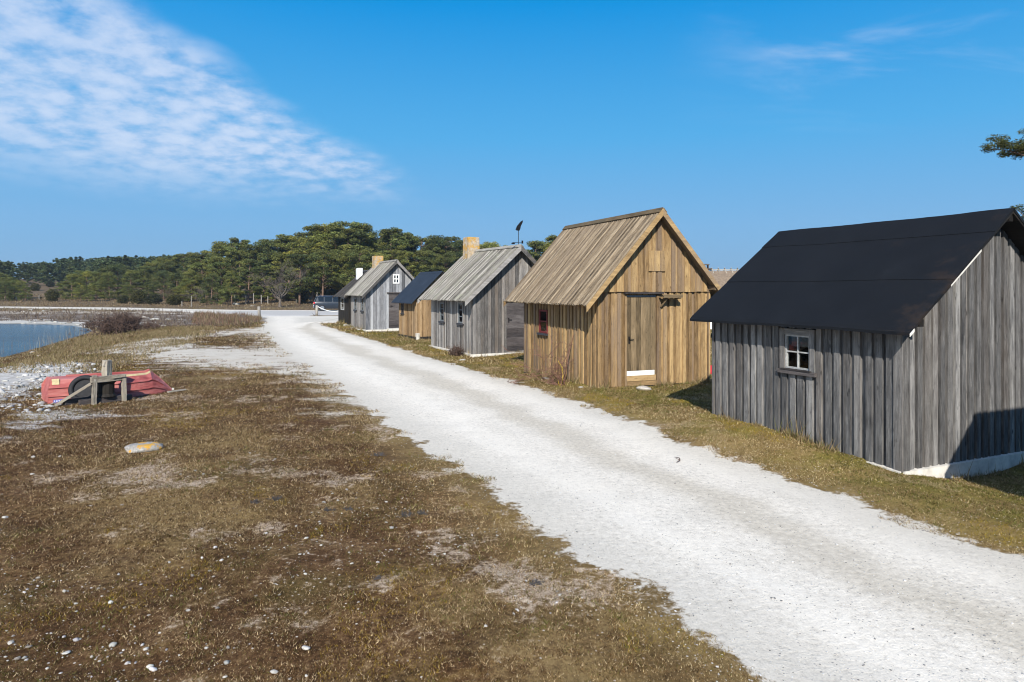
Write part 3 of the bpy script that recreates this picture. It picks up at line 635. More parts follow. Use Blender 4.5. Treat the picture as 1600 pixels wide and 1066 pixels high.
a_ = Vector((-h.eo, yy, h.ze - .045)); b_ = a_ + d_ * .11; tr = MB(); tr.prism([a_ - ZV * .03, b_ - ZV * .03, b_ + ZV * .012, a_ + ZV * .012], Vector((0, -.006, 0)), ZV, d_); tr.build('edge_strip', LIME, r_)

# -- the honey-brown hut
h = Hut('fishing_hut', 'honey-brown board hut with a steep plank roof and a white kick plate on its door', (2.136, 17.065, 111.9, 4.74, 3.44, 2.12, 4.56, .46, .31, .50), .006, -.13)
BRN = h
wb = h.lbox(842.5, 484, 855.5, 520.5); db = h.fbox(979, 461, 1026, 603.5)
db = (db[0], db[1], .05, db[3]); zs = h.onfront(1040, 456)[1]
h.walls(W_BROWN, .205, .115, .030, front_ops=[(db[0], db[1], 0.0, db[3])], left_ops=[wb], front_per=.195, front_cov=.115)
ub = MB(); boards(ub, h.front, -.01, h.W + .01, lambda x: zs, lambda x: h.under(x) - .004, (), .20, .12, cth=.026, base=.050, split=h.W / 2); ub.build('gable_cladding', W_BROWN, h.root)
hb = h.fbox(1011.5, 392, 1037.5, 424); hm = MB()
for i in range(3):
    a = hb[0] + (hb[1] - hb[0]) * i / 3; h.front.quad(hm, a, a + (hb[1] - hb[0]) / 3 - .005, hb[2], hb[3], .05, .072)
hm.build('loft_hatch', W_BROWN, h.root)
h.plinth(W_TAR, .30, -.03)
dr = door(h, (db[0] + .012, db[1] - .012, .30, db[3] - .055), W_BROWN_DOOR, 6, False, -.03, hx=.09, hz=.45)
kp = MB(); h.front.quad(kp, db[0] + .02, db[1] - .05, h.onfront(1000, 592)[1], h.onfront(1000, 579.5)[1], -.0275, -.022, None, 'd')
KICK = plain('white_scuffed_plate', (.70, .73, .71), .45, .16, 26); kp.build('kick_plate', KICK, dr)
th = MB(); h.front.quad(th, db[0], db[1], .02, .135, -.05, .005, None, 'd'); h.front.quad(th, db[0] + .01, db[1] - .01, .145, .285, -.05, -.012, None, 'd'); th.build('threshold', W_BROWN, h.root)
jm = MB(); h.front.quad(jm, db[1], db[1] + .07, .02, db[3], -.04, .018); h.front.quad(jm, db[0] - .05, db[0], .02, db[3], -.04, .012); jm.build('door_jamb', W_BROWN, h.root)
lb = MB(); h.front.quad(lb, db[0] + .01, db[1] - .01, db[3] - .05, db[3], -.045, -.015, None, 'd'); lb.build('blue_header', BLUEGREY, dr)
lt = MB(); h.front.quad(lt, db[0] - .08, db[1] + .16, zs - .055, zs - .012, -.02, .095, None, 'd'); lt.build('lintel', W_DKGREY, h.root)
bk = MB(); b0 = h.onfront(1028, 461); b1 = h.onfront(1056, 463)     # a plank shelf on one bracket beside the door
bk.box(((b0[0] + b1[0]) / 2, -.17, b0[1] - .045), (b1[0] - b0[0], .22, .03), along=0); bk.box(((b0[0] + b1[0]) / 2, -.285, b0[1] - .03), (b1[0] - b0[0] + .02, .022, .085), along=0); bk.box((b1[0] - .05, -.155, b0[1] - .075), (.05, .24, .05), along=1); bk.tube([(b0[0] + .06, -.05, b0[1] - .30), (b0[0] + .14, -.24, b0[1] - .07)], .022, 4)
bk.build('wall_bracket', W_BROWN_DOOR, h.root)
h.roof_boards(W_BROWN_ROOF, .108, .058, .03, W_BROWN_DOOR, W_BROWN, .125)
window(h.left, h.root, wb, RED, (0, 1), .055, .03, None, .07, DARKLINT, LACE, .012, sill_h=.06)

# -- the grey hut with the stone chimney and the weather vane
h = Hut('fishing_hut', 'silver-grey hut with a lichened stone chimney and a bird weather vane on its ridge', (-1.477, 25.776, 118.4, 4.31, 3.83, 2.07, 4.21, .44, .30, .34), 0.02, .03)
GRY = h
w1 = h.lbox(687.7, 473, 694.0, 502); w2 = h.lbox(716.0, 474, 723.2, 505); db = h.fbox(791, 471, 824, 553); db = (db[0], db[0] + .95, .10, db[3])
h.walls(W_GREY2, .125, .0, .024, front_ops=[db], left_ops=[w1, w2], front_m=W_GREY2, front_per=.15, front_cov=.0, jit=2.2)
h.corner_boards(W_GREY2, .10); h.plinth(LIME, .3, .03)
for w in (w1, w2): window(h.left, h.root, w, PALEBLUE, (0, 2), .05, .03, W_GREY2, .06, DARKLINT, None, .012, sill_h=.07)
door(h, db, W_DKGREY, 11, True, -.01, hx=.12, hz=.62)
lt = MB(); h.front.quad(lt, db[0] - .14, db[1] + .14, db[3] + .0, db[3] + .10, -.02, .06, None, 'd'); h.front.quad(lt, db[0] - .09, db[0], .05, db[3], -.03, .03); h.front.quad(lt, db[1], db[1] + .09, .05, db[3], -.03, .03); lt.build('door_frame', W_GREY2, h.root)
r_ = h.roof_boards(W_GREY_ROOF, .13, .068, .034, W_GREY_ROOF, W_GREY2, .16)
h.chimney(r_, CHIM, h.W / 2 - .12, h.L - .30, .52, .62, 4.78, .16)
vm = MB(); vx, vy, vz = h.W / 2, -.10, h.zr                      # weather vane: rod, arrow and a black bird looking down
vm.tube([(vx, vy, vz - .1), (vx, vy, vz + .62)], .012, 6)
va = Vector(h.w)
vm.box((vx - .06, vy, vz + .10), (.42, .02, .02), along=0); vm.box((vx + .17, vy, vz + .13), (.07, .015, .12), along=0); vm.box((vx - .24, vy, vz + .06), (.12, .06, .05), along=0)
v_ = vm.build('weather_vane', IRON, r_)
bd = MB(); bx, bz = vx, vz + .64
out = [(-.10, .02), (-.13, -.02), (-.07, -.07), (.03, -.07), (.07, .0), (.09, .10), (.17, .25), (.19, .34), (.10, .29), (.0, .18), (-.07, .10)]
bd.prism([(bx + a, vy - .02, bz + c) for a, c in out], Vector((0, .04, 0)), (1, 0, 0), ZV); bd.build('vane_bird', IRON, v_)

# -- the small tan hut with the blue-black roof
h = Hut('fishing_hut', 'small tan board hut with a plain blue-black roof and a tarred plinth', (-4.735, 33.734, 118.3, 2.61, 2.64, 1.83, 3.42, .32, .19, .29), .12, .0)
wb = h.lbox(627, 473.5, 631, 490)
h.walls(W_TAN, .19, .115, .024, left_ops=[wb]); h.plinth(TAR, .40, .012)
h.roof_felt(BLUEFELT, [h.S * .93], .004, W_TAR); window(h.left, h.root, wb, W_DKGREY, (0, 1), .05, .03, None, .06, DARKLINT, None, .01)
fb = MB(); fb.box((.06, -.03, .14), (.16, .14, .36)); fb.build('foundation_block', LIME, h.root)

# -- the grey hut with the little white gable window
h = Hut('fishing_hut', 'pale grey hut with an orange-lichened chimney and a small white window high in its gable', (-8.793, 41.241, 116.8, 4.02, 3.66, 2.11, 4.30, .33, .27, .29), 0.02, .0)
w1 = h.lbox(553.4, 466, 556.6, 484); w2 = h.lbox(564.3, 466, 567.7, 485.5); gw = h.fbox(613.8, 428.6, 624, 443.3); db = h.fbox(607.5, 458.5, 622.5, 513.5); db = (db[0], db[0] + .92, .12, db[3])
h.walls(W_GREY2, .13, .0, .024, front_ops=[db, gw], left_ops=[w1, w2], front_m=W_BLUEGREY, front_per=.2, front_cov=.0, jit=2.5)
h.plinth(LIME, .3, .03); h.corner_boards(W_BLUEGREY, .09)
for w in (w1, w2): window(h.left, h.root, w, PALEBLUE, (0, 1), .05, .03, None, .06, DARKLINT, None, .012, sill_h=.09)
window(h.front, h.root, gw, WHITE, (1, 1), .075, .06, None, .05, None, None, .02)
door(h, db, W_DKGREY, 10, True, -.02, hx=.15, hz=.62)
lt = MB(); h.front.quad(lt, db[0] - .12, db[1] + .12, db[3], db[3] + .07, -.02, .07, None, 'd'); lt.build('lintel', W_DKGREY, h.root)
stp = MB(); h.front.quad(stp, db[0] - .1, db[1] + .1, -.1, .09, -.02, .35, None, 'd'); stp.build('doorstep', LIME, h.root)
r_ = h.roof_boards(W_GREY_ROOF, .19, .11, .026, W_GREY_ROOF, W_GREY2, .15)
h.chimney(r_, CHIM, h.W / 2 - .10, h.L - .32, .58, .62, 4.70, .12)

# -- the tarred black hut at the far end
h = Hut('fishing_hut', 'tarred black hut with a black board roof and a small whitewashed chimney', (-11.456, 47.96, 116.7, 3.35, 3.8, 1.96, 3.90, .34, .25, .26), 0.0, .0)
wb = h.lbox(532.6, 465, 537.6, 484.5)
h.walls(W_TAR, .2, .12, .024, left_ops=[wb]); h.plinth(LIME, .3, .05)
r_ = h.roof_boards(W_TARROOF, .32, .07, .03, W_TARROOF, W_TAR, .12)
window(h.left, h.root, wb, OLDWHITE, (0, 1), .07, .03, None, .06, None, None, .02)
h.chimney(r_, WHITE, h.W / 2 - .55, h.L - .9, .42, .42, 4.06, .04)

# -- the next hut of the row, whose shadow falls on the near gable
h = Hut('fishing_hut', 'steep little grey hut whose roof shadow falls across the black-roofed hut', (6.17, 6.65, 24.6, 3.4, 2.3, 1.80, 3.60, .20, .20, .25), 0.0, .0)
h.walls(W_GREY, .21, .13, .026); h.plinth(LIME, .4, .01); h.roof_boards(W_GREY_ROOF, .2, .12, .024, W_GREY_ROOF, W_GREY2, .14)

# ---------------------------------------------------------------- the red boat, the old boat winch and what lies round them
def boat_hull():
    NS = 26; rows = []
    for i in range(NS + 1):
        s_ = i / NS
        gw = .60 * (1 - .18 * (1 - s_)) * (1 - max(0, (s_ - .45) / .55) ** 2.1)      # half width at the gunwale (on the ground)
        bw = .42 * (1 - .12 * (1 - s_)) * (1 - max(0, (min(s_, .86) - .42) / .44) ** 2.0) if s_ < .86 else .012
        h_ = .54 - .05 * s_ if s_ < .80 else (.50) * (1 - ((s_ - .80) / .20) ** 1.25) + .045
        gw = max(gw, .012); bw = min(bw, gw) if s_ > .86 else bw; x = s_ * 2.95; rake = .10 * (1 - s_ / .1) if s_ < .1 else 0
        sec = [(x - rake * 0, -gw, .02), (x, -gw * .93 - bw * .07, h_ * .34), (x, -gw * .62 - bw * .38 - .03, h_ * .68), (x + rake, -bw, h_), (x + rake, -bw * .35, h_ + .018), (x + rake, 0, h_ + .03),
               (x + rake, bw * .35, h_ + .018), (x + rake, bw, h_), (x, gw * .62 + bw * .38 + .03, h_ * .68), (x, gw * .93 + bw * .07, h_ * .34), (x, gw, .02)]
        rows.append(sec)
    V = [p for r in rows for p in r]; k = 11; F = [(i * k + j, i * k + j + 1, (i + 1) * k + j + 1, (i + 1) * k + j) for i in range(NS) for j in range(k - 1)]
    F.append(tuple(range(k)))
    return rows, V, F
m, nt, b, g = mat('faded_red_hull_paint'); o = g.obj()
n1 = g.noise(g.vmul(o, (1.2, 3, 6)), 1.0, 5, .6); n2 = g.noise(g.vmul(o, (2, 9, 22)), 1.0, 5, .65); n3 = g.noise(o, 30, 4, .6)
c = g.ramp(g.m('ADD', g.m('MULTIPLY', n1, .55), g.m('MULTIPLY', n2, .45)), [(.32, (.19, .035, .034)), (.46, (.38, .10, .088)), (.60, (.49, .18, .155)), (.72, (.58, .34, .30))])
c = g.mix(g.mr(n3, .66, .74, 0, .5), c, (.50, .33, .28)); c = g.mix(g.mr(g.noise(o, 1.9, 5, .7), .62, .72, 0, .7), c, (.16, .025, .03))
setp(nt, b, Base_Color=c, Roughness=.6, Specular_IOR_Level=.3, Normal=g.bump(n2, .2, .01)); HULL = m
CREAM = plain('cream_bare_keel', (.56, .46, .25), .6, .2, 14)
pa = at(74, 631); pb = at(276, 614); dv = (pb - pa); ang = math.atan2(dv.y, dv.x)
rows, V, F = boat_hull(); L0 = math.hypot(dv.x, dv.y); ks = L0 / 2.95
nrm = Vector((-math.sin(ang), math.cos(ang), 0)); base = pa + nrm * .44
B = thing('rowing_boat', 'faded red wooden rowing boat lying upside down beside the old winch', 'boat', (base.x, base.y, gz1(base.x, base.y) - .03), ang)
B.scale = (ks, 1, 1.0)
me = bpy.data.meshes.new('hull'); me.from_pydata(V, [], F); me.materials.append(HULL); me.update()
hl = link('hull', me, B); md = hl.modifiers.new('bevel', 'BEVEL'); md.width = .008; md.segments = 1
kp = MB()
for i in range(4, 21):
    p, q = Vector(rows[i][5]), Vector(rows[i + 1][5]); kp.prism([p + Vector((0, -.03, .0)), q + Vector((0, -.03, .0)), q + Vector((0, .03, .0)), p + Vector((0, .03, .0))], (0, 0, .03), (0, 1, 0), (1, 0, 0), 5.0)
kp.build('keel', HULL, B)
for fr_, rr_ in ((0, 'gunwale'), (1, 'strake'), (2, 'strake')):
    for sgn in (0, 1):
        gm = MB()
        for i in range(0, 24):
            j_ = fr_ if not sgn else 10 - fr_; p, q = Vector(rows[i][j_]), Vector(rows[i + 1][j_]); o_ = Vector((0, -.022 if not sgn else .022, 0)); hz_ = .035 if fr_ == 0 else .012
            gm.prism([p + ZV * -.0, q + ZV * -.0, q + ZV * hz_, p + ZV * hz_], o_, ZV, (1, 0, 0), 5.0)
        gm.build(rr_, HULL, B)
ck = MB()                                                     # bare cream chine strips
for i in range(13, 21):
    p, q = Vector(rows[i][3]), Vector(rows[i + 1][3]); ck.prism([p + Vector((0, -.012, -.03)), q + Vector((0, -.012, -.03)), q + Vector((0, .02, .012)), p + Vector((0, .02, .012))], (0, -.012, .012), (0, 1, 0), (1, 0, 0), 5.0)
ck.build('chine_strip', CREAM, B)
ck = MB(); p = Vector(rows[0][3]); q = Vector(rows[1][3]); rot_x = Matrix.Rotation(-.35, 3, 'X'); ck.box(p + Vector((.07, -.03, -.05)), (.15, .05, .13), rot_x); ck.build('corner_patch', CREAM, B)
st_ = MB(); p = Vector(rows[1][0]) * .62 + Vector(rows[1][1]) * .38; q = Vector(rows[4][0]) * .62 + Vector(rows[4][1]) * .38
sl = (Vector(rows[2][1]) - Vector(rows[2][0])).normalized(); st_.prism([p - sl * .035, q - sl * .035, q + sl * .035, p + sl * .035], (0, -.012, 0), (1, 0, 0), sl); sk = st_.build('registration_label', plain('blue_label', (.09, .12, .42), .5, .3, 30), B)
s2 = MB()
for i in range(7):
    a_ = p.lerp(q, (i + .3) / 7.4); b_ = p.lerp(q, (i + .75) / 7.4); lo_, hi_ = random.choice([(-.02, .02), (-.02, .004), (-.004, .02)]); s2.prism([a_ + sl * lo_, b_ + sl * lo_, b_ + sl * hi_, a_ + sl * hi_], (0, -.016, 0), (1, 0, 0), sl)
s2.build('label_marks', WHITE, sk)
tr_ = MB(); tr_.box((2.98, -.02, .06), (.05, .03, .04)); tr_.build('bow_fitting', LIME, B)

wp = at(147, 632); wq = at(193.5, 627.5); ax = Vector((wq.x - wp.x, wq.y - wp.y, 0)); wl = ax.length; ax.normalize(); ay = Vector((-ax.y, ax.x, 0))
Wn = thing('boat_winch', 'rickety driftwood boat winch standing in front of the red boat', 'winch', (wp.x, wp.y, min(wp.z, wq.z)), math.atan2(ax.y, ax.x))
def rot(xx=0, yy=0, zz_=0): return Matrix.Rotation(zz_, 3, 'Z') @ Matrix.Rotation(yy, 3, 'Y') @ Matrix.Rotation(xx, 3, 'X')
def timber(name, c, size, r=None, m=W_DRIFT, parent=None, along=2, rough=.008):
    mb = MB(); mb.box(c, size, r, along=along); o = mb.build(name, m, parent or Wn)
    s_ = o.modifiers.new('sub', 'SUBSURF'); s_.subdivision_type = 'SIMPLE'; s_.levels = s_.render_levels = 3
    t = bpy.data.textures.get('gnarl') or bpy.data.textures.new('gnarl', 'CLOUDS'); t.noise_scale = .06
    d_ = o.modifiers.new('gnarl', 'DISPLACE'); d_.texture = t; d_.strength = rough * 2; d_.mid_level = .5; d_.texture_coords = 'GLOBAL'
    return o
timber('post', (0, 0, .28), (.082, .08, .72), rot(0, .02)); timber('post', (wl, 0, .26), (.08, .078, .70), rot(.02, -.03))
timber('crossbeam', (wl * .42, .02, .545), (wl * .86 + .1, .12, .12), rot(0, -.01), along=0); timber('crossbeam', (wl * .72, .10, .50), (wl * .62, .14, .07), rot(0, .05), along=0); timber('crossbeam', (wl * .80, -.02, .575), (wl * .42, .10, .05), rot(0, -.06), along=0)
wd = timber('winch_spindle', (wl * .50, .16, .46), (.14, .14, .94), rot(.0, .03, .5), rough=.018)
timber('spindle_cap', (wl * .52 - .05, .16, .87), (.06, .10, .12), rot(0, .3), parent=wd)
timber('base_beam', (wl * .45, .12, .07), (wl + .45, .12, .11), rot(0, 0, .03), W_DKGREY, along=0); timber('base_beam', (wl * .5, .42, .05), (wl + .4, .12, .10), rot(0, 0, -.05), W_DKGREY, along=0)
dm = MB(); dm.tube([(wl * .5, .17, .14), (wl * .5, .17, .20), (wl * .5, .17, .42), (wl * .5, .17, .46)], [.20, .16, .16, .20], 12); dm.build('drum', W_TAR, Wn)
pk = at(86, 635.5); pt = Vector((wp.x, wp.y, wp.z)) + ax * -.05 + ay * .02 + ZV * .46
def plank_between(name, label, cat, a, b, wd_, tk, m=W_DRIFT, group=None, ext=.0):
    a = Vector(a); b = Vector(b); d_ = (b - a); l = d_.length; mb = MB(); mb.box((0, 0, 0), (wd_, tk, l), along=2); o = mb.build(name, m)
    o.location = (a + b) / 2; o.rotation_euler = d_.to_track_quat('Z', 'Y').to_euler(); tag(o, label, cat, group); return o
plank_between('plank', 'split grey plank propped aslant against the winch post', 'plank', pk + ZV * .02, pt, .12, .05)
plank_between('plank', 'dark weathered plank lying flat along the foot of the winch', 'plank', at(100, 634) + ZV * .05, at(150, 628) + ZV * .06, .10, .16, W_DKGREY)
plank_between('plank', 'thin grey slat lying in the turf at the boat bow', 'plank', at(262, 614) + ZV * .02, at(290, 610) + ZV * .02, .06, .03)
tc = at(126, 629); T = bpy.data.meshes.new('old_wheel'); tv = []; tf = []; n1_, n2_ = 40, 12
for i in range(n1_):
    a = 2 * math.pi * i / n1_
    for j in range(n2_):
        bq = 2 * math.pi * j / n2_; rr = .245 + .065 * math.cos(bq) * (1 if math.cos(bq) > 0 else .8); tv.append((rr * math.cos(a), .075 * math.sin(bq), rr * math.sin(a)))
        tf.append((i * n2_ + j, ((i + 1) % n1_) * n2_ + j, ((i + 1) % n1_) * n2_ + (j + 1) % n2_, i * n2_ + (j + 1) % n2_))
n0_ = len(tv)
for ys_ in (-.02, .02):
    tv += [(.22 * math.cos(2 * math.pi * i / 24), ys_ + .0, .22 * math.sin(2 * math.pi * i / 24)) for i in range(24)]
tf += [tuple(range(n0_, n0_ + 24)), tuple(range(n0_ + 47, n0_ + 23, -1))]
T.from_pydata(tv, [], tf); T.polygons.foreach_set('use_smooth', [True] * len(tf)); T.materials.append(plain('old_black_rubber', (.022, .022, .024), .75, .3, 14)); T.update()
ty = tag(link('old_wheel', T), 'old black wheel leaning between the slanting plank and the red boat', 'wheel'); ty.location = (tc.x + .05, tc.y + .05, tc.z + .29); ty.rotation_euler = (R(-18), 0, R(22))

# ---------------------------------------------------------------- stones
def ico(sub, seed, flat=.6, jag=.22, cuts=6):
    import bmesh
    bm = bmesh.new(); bmesh.ops.create_icosphere(bm, subdivisions=sub, radius=1.0); r_ = np.random.default_rng(seed)
    V = np.array([v.co[:] for v in bm.verts]); F = np.array([[v.index for v in f.verts] for f in bm.faces]); bm.free()
    for _ in range(cuts):
        ax_ = r_.normal(size=3); ax_ /= np.linalg.norm(ax_); cut = .42 + .36 * r_.random(); dd = V @ ax_; V -= np.clip(dd - cut, 0, None)[:, None] * ax_[None, :] * .85
    V *= (1 + jag * (r_.random((len(V), 1)) - .5)); V *= np.array([1.0, .62 + .35 * r_.random(), flat])
    return V, F
ms, nt, b, g = mat('white_limestone'); o = g.pos(); rd = g.rnd()
c = g.ramp(g.m('ADD', g.m('MULTIPLY', g.noise(o, 26, 6, .65), .8), g.m('MULTIPLY', g.m('SUBTRACT', rd, .5), .4)), [(.3, (.20, .175, .145)), (.5, (.42, .39, .34)), (.72, (.60, .57, .52))])
setp(nt, b, Base_Color=c, Roughness=.9, Normal=g.bump(g.noise(o, 70, 4), .5, .01)); STONE = ms
mk, nt, b, g = mat('orange_lichened_stone'); o = g.obj()
lic = g.mr(g.m('ADD', g.noise(o, 2.1, 5, .6), g.m('MULTIPLY', g.noise(o, 18, 4), .12)), .60, .64)
setp(nt, b, Base_Color=g.mix(lic, g.ramp(g.noise(o, 9, 6, .65), [(.35, (.20, .19, .17)), (.65, (.43, .41, .375))]), g.ramp(g.noise(o, 15, 4), [(.3, (.46, .22, .03)), (.7, (.60, .36, .06))])), Normal=g.bump(g.noise(o, 30, 5), .6, .02)); LICH = mk
def stone_obj(name, V, F, m, loc, size, rz, label, cat='stone', group=None, smooth=False):
    me = np_mesh(name, V, F, m, None, smooth); o = link(name, me, None, loc, (0, 0, rz)); o.scale = (size, size, size); return tag(o, label, cat, group)
V, F = ico(3, 4, .34, .10); p = at(214, 704)
st_ = stone_obj('boulder', V * np.array([1.35, 1, 1.0]), F, LICH, (p.x, p.y + .05, p.z + .03), .26, .2, 'flat grey boulder blotched with orange lichen on the open turf', 'boulder', None, True)
variants = [np_mesh('white_stone', *ico(2, 20 + i, .45, .10, 9), STONE, None, False) for i in range(8)]
big = [(478, 1015, 9), (428, 1052, 8), (300, 900, 4), (100, 925, 6), (103, 1022, 8), (28, 1030, 7), (228, 1015, 6), (322, 1014, 6), (356, 1013, 5), (340, 951, 5), (294, 955, 5), (143, 1028, 6), (232, 962, 4), (60, 904, 5), (153, 921, 4),
       (268, 932, 4), (328, 893, 4), (334, 902, 4), (365, 891, 3), (400, 932, 4), (437, 930, 4), (250, 990, 4), (51, 715, 5), (93, 714, 4), (50, 742, 4), (8, 810, 6), (218, 752, 3), (190, 790, 4), (141, 791, 3), (352, 1059, 5), (478, 1057, 4), (452, 1062, 4),
       (546, 918, 4), (546, 864, 3), (590, 795, 3), (560, 942, 4), (572, 970, 3), (610, 860, 3), (434, 1010, 3), (20, 995, 5), (45, 1012, 6), (16, 1006, 7), (162, 980, 4), (125, 1000, 4), (118, 944, 4), (194, 951, 4), (193, 1017, 3), (449, 880, 3), (508, 905, 3), (380, 874, 3)]
for i, (a, b_, s_) in enumerate(big):
    p = at(a, b_); o = link('white_stone', variants[i % 8], None); r_ = s_ * p.y / FPX * .9; o.location = (p.x, p.y, p.z + r_ * .22); o.scale = (r_,) * 3; o.rotation_euler = (random.uniform(-.2, .2), random.uniform(-.2, .2), random.uniform(0, 6))
    tag(o, 'small white limestone cobble lying loose on the brown turf', 'stone', 'white cobbles scattered over the turf')
shore = [(36, 487.2, 5, 1), (47, 485.5, 7, 1), (68, 487, 7, 1), (77, 486, 8, 1), (98, 487, 5, 1), (124, 486.5, 5, 1), (226, 497, 9, 0), (242, 500, 9, 0), (262, 500, 8, 0), (282, 500, 6, 0), (287, 501, 5, 0), (256, 509.5, 7, 0), (297, 509, 3, 0), (322, 489.5, 4, 0), (335, 491.5, 3, 0),
         (62, 500, 6, 2), (75, 503, 6, 2), (46, 504, 5, 2), (55, 505, 5, 2), (86, 504, 6, 2), (97, 506, 7, 2), (108, 505, 6, 2), (120, 508, 6, 2), (124, 502, 4, 2), (26, 511, 4, 2), (36, 506, 4, 2), (86, 516, 3, 2), (9, 516, 2, 2), (68, 507, 4, 2), (132, 507, 4, 2),
         (10, 578, 8, 3), (22, 582, 9, 3), (36, 578, 8, 3), (60, 582, 9, 3), (72, 588, 8, 3), (45, 594, 9, 3), (20, 604, 9, 3), (8, 596, 7, 3), (30, 590, 8, 3), (90, 576, 7, 3), (105, 582, 7, 3), (118, 576, 6, 3), (128, 583, 6, 3), (66, 601, 6, 3), (4, 615, 7, 3), (25, 570, 7, 3)]
lab = {0: ('pale rock slab in the dark weed flat beside the road', 'pale rocks on the dark weed flat'), 1: ('white boulder in the line along the far shore bank', 'white boulders along the far bank'), 2: ('grey green-stained rock at the edge of the bay water', 'rocks at the edge of the bay water'), 3: ('white limestone block on the near shore beside the red boat', 'limestone blocks on the near shore')}
GREYST = plain('grey_shore_stone', (.40, .39, .35), .9, .35, 3, bump=.5)
vg = [np_mesh('shore_rock', *ico(2, 50 + i, .34, .22, 10), GREYST if i % 3 else STONE, None, False) for i in range(6)]
for i, (a, b_, s_, k) in enumerate(shore):
    p = at(a, b_); o = link('shore_rock', vg[i % 6], None); r_ = s_ * p.y / FPX * .8; o.location = (p.x, p.y, max(p.z, WL - .05) + r_ * .12); o.scale = (r_ * 1.2, r_, r_ * .9); o.rotation_euler = (0, 0, random.uniform(-.5, .5)); tag(o, lab[k][0], 'rock', lab[k][1])
for a, b_, s_, l_ in ((51, 553, 4.2, 'bright orange-lichened stone standing at the water edge among reeds'), (60, 558, 3.0, 'smaller dull orange stone on the bank, right of the brighter one')):
    p = at(a, b_); V, F = ico(2, 77 + a, .8, .1); stone_obj('boulder', V, F, LICH, (p.x, p.y, p.z + .04), s_ * p.y / FPX, .4, l_, 'boulder')
for (a, b_, s_, l_) in ((541, 509, 5, 'white foundation stone at the foot of the black hut'), (551, 513, 5, 'grey stone at the corner between the black and pale grey huts'), (561, 516, 4, 'low dark stone under the pale grey hut wall'), (853, 593, 7, 'flat white stone in the grass under the thorn shrub'), (1005, 609, 14, 'flat limestone doorstone below the kick-plate door'), (907, 606.5, 4, 'white stone near the front corner of the honey-brown hut'), (722, 563.5, 5, 'pale stone in the grass before the silver-grey hut'), (367, 476, 7, 'grey glacial boulder in the grass by the far fence'), (395, 478.5, 4, 'small white stone by the far fence')):
    p = at(a, b_); V, F = ico(2, 90 + a, .45, .12); stone_obj('boulder', V * np.array([1.2, 1, .8]), F, STONE if 'white' in l_ or 'limestone' in l_ else GREYST, (p.x, p.y, p.z + .02), s_ * p.y / FPX, .3, l_, 'stone')

def scatter(n, ymin, ymax, wid=.98, add=2.0):
    y = np.exp(rng.uniform(math.log(ymin), math.log(ymax), n)); x = rng.uniform(-1, 1, n) * (wid * y + add); return x, y
HUTS = [(5.309, 9.298, 114.6, 3.79, 4.0), (2.136, 17.065, 111.9, 4.74, 3.44), (-1.477, 25.776, 118.4, 4.31, 3.83), (-4.735, 33.734, 118.3, 2.61, 2.64), (-8.793, 41.241, 116.8, 4.02, 3.66), (-11.456, 47.96, 116.7, 3.35, 3.8), (6.17, 6.65, 24.6, 3.4, 2.3)]
def in_hut(x, y, pad=.0):
    r_ = np.zeros(x.shape, bool)
    for cx, cy, th, L, W in HUTS:
        u = (math.cos(R(th)), math.sin(R(th))); w_ = (math.sin(R(th)), -math.cos(R(th))); a = (x - cx) * w_[0] + (y - cy) * w_[1]; b = (x - cx) * u[0] + (y - cy) * u[1]
        r_ |= (a > -pad) & (a < W + pad) & (b > -pad) & (b < L + pad)
    return r_
def merge(bases, x, y, z, size, rzv, colr, name, m, sink=.2, tilt=.25):
    Vs, Fs, Cs = [], [], []; off = 0; k = len(bases); idx = rng.integers(0, k, len(x))
    for i, (V, F) in enumerate(bases):
        s_ = idx == i; n = s_.sum()
        if not n: continue
        c, s2 = np.cos(rzv[s_]), np.sin(rzv[s_]); tx = rng.uniform(-tilt, tilt, n); P = V[None] * size[s_][:, None, None]
        X_ = P[:, :, 0] * c[:, None] - P[:, :, 1] * s2[:, None]; Y_ = P[:, :, 0] * s2[:, None] + P[:, :, 1] * c[:, None]; Z_ = P[:, :, 2] + X_ * tx[:, None]
        Q = np.stack([X_ + x[s_][:, None], Y_ + y[s_][:, None], Z_ + (z[s_] + size[s_] * sink)[:, None]], 2).reshape(-1, 3)
        Vs.append(Q); Fs.append((F[None] + (np.arange(n) * len(V))[:, None, None]).reshape(-1, 3) + off); Cs.append(np.repeat(colr[s_], len(V), 0)); off += len(Q)
    return np_mesh(name, np.concatenate(Vs), np.concatenate(Fs), m, {'col': ('FLOAT_COLOR', np.concatenate(Cs))})
def vcol_mat(name, rough=.9, var=.3, sc_=40.0, spec=.15, trans=0.0):
    m, nt, b, g = mat(name); a = nd(nt, 'ShaderNodeAttribute', attribute_name='col').outputs['Color']
    f = g.ramp(g.noise(g.pos(), sc_, 4, .6), [(.3, (1 - var,) * 3), (.7, (1 + var * .3,) * 3)]); setp(nt, b, Base_Color=g.mix(1.0, a, f, 'MULTIPLY'), Roughness=rough, Specular_IOR_Level=spec)
    if trans:
        t = nd(nt, 'ShaderNodeBsdfTranslucent', {0: a}); mx_ = nd(nt, 'ShaderNodeMixShader', {0: trans, 1: b.outputs[0], 2: t.outputs[0]}); nt.links.new(mx_.outputs[0], [n for n in nt.nodes if n.type == 'OUTPUT_MATERIAL'][0].inputs[0])
    return m
VST = vcol_mat('small_stones'); small = [ico(1, 200 + i, .55, .25) for i in range(6)]
def rgba(c): return np.concatenate([c, np.ones((len(c), 1))], 1)
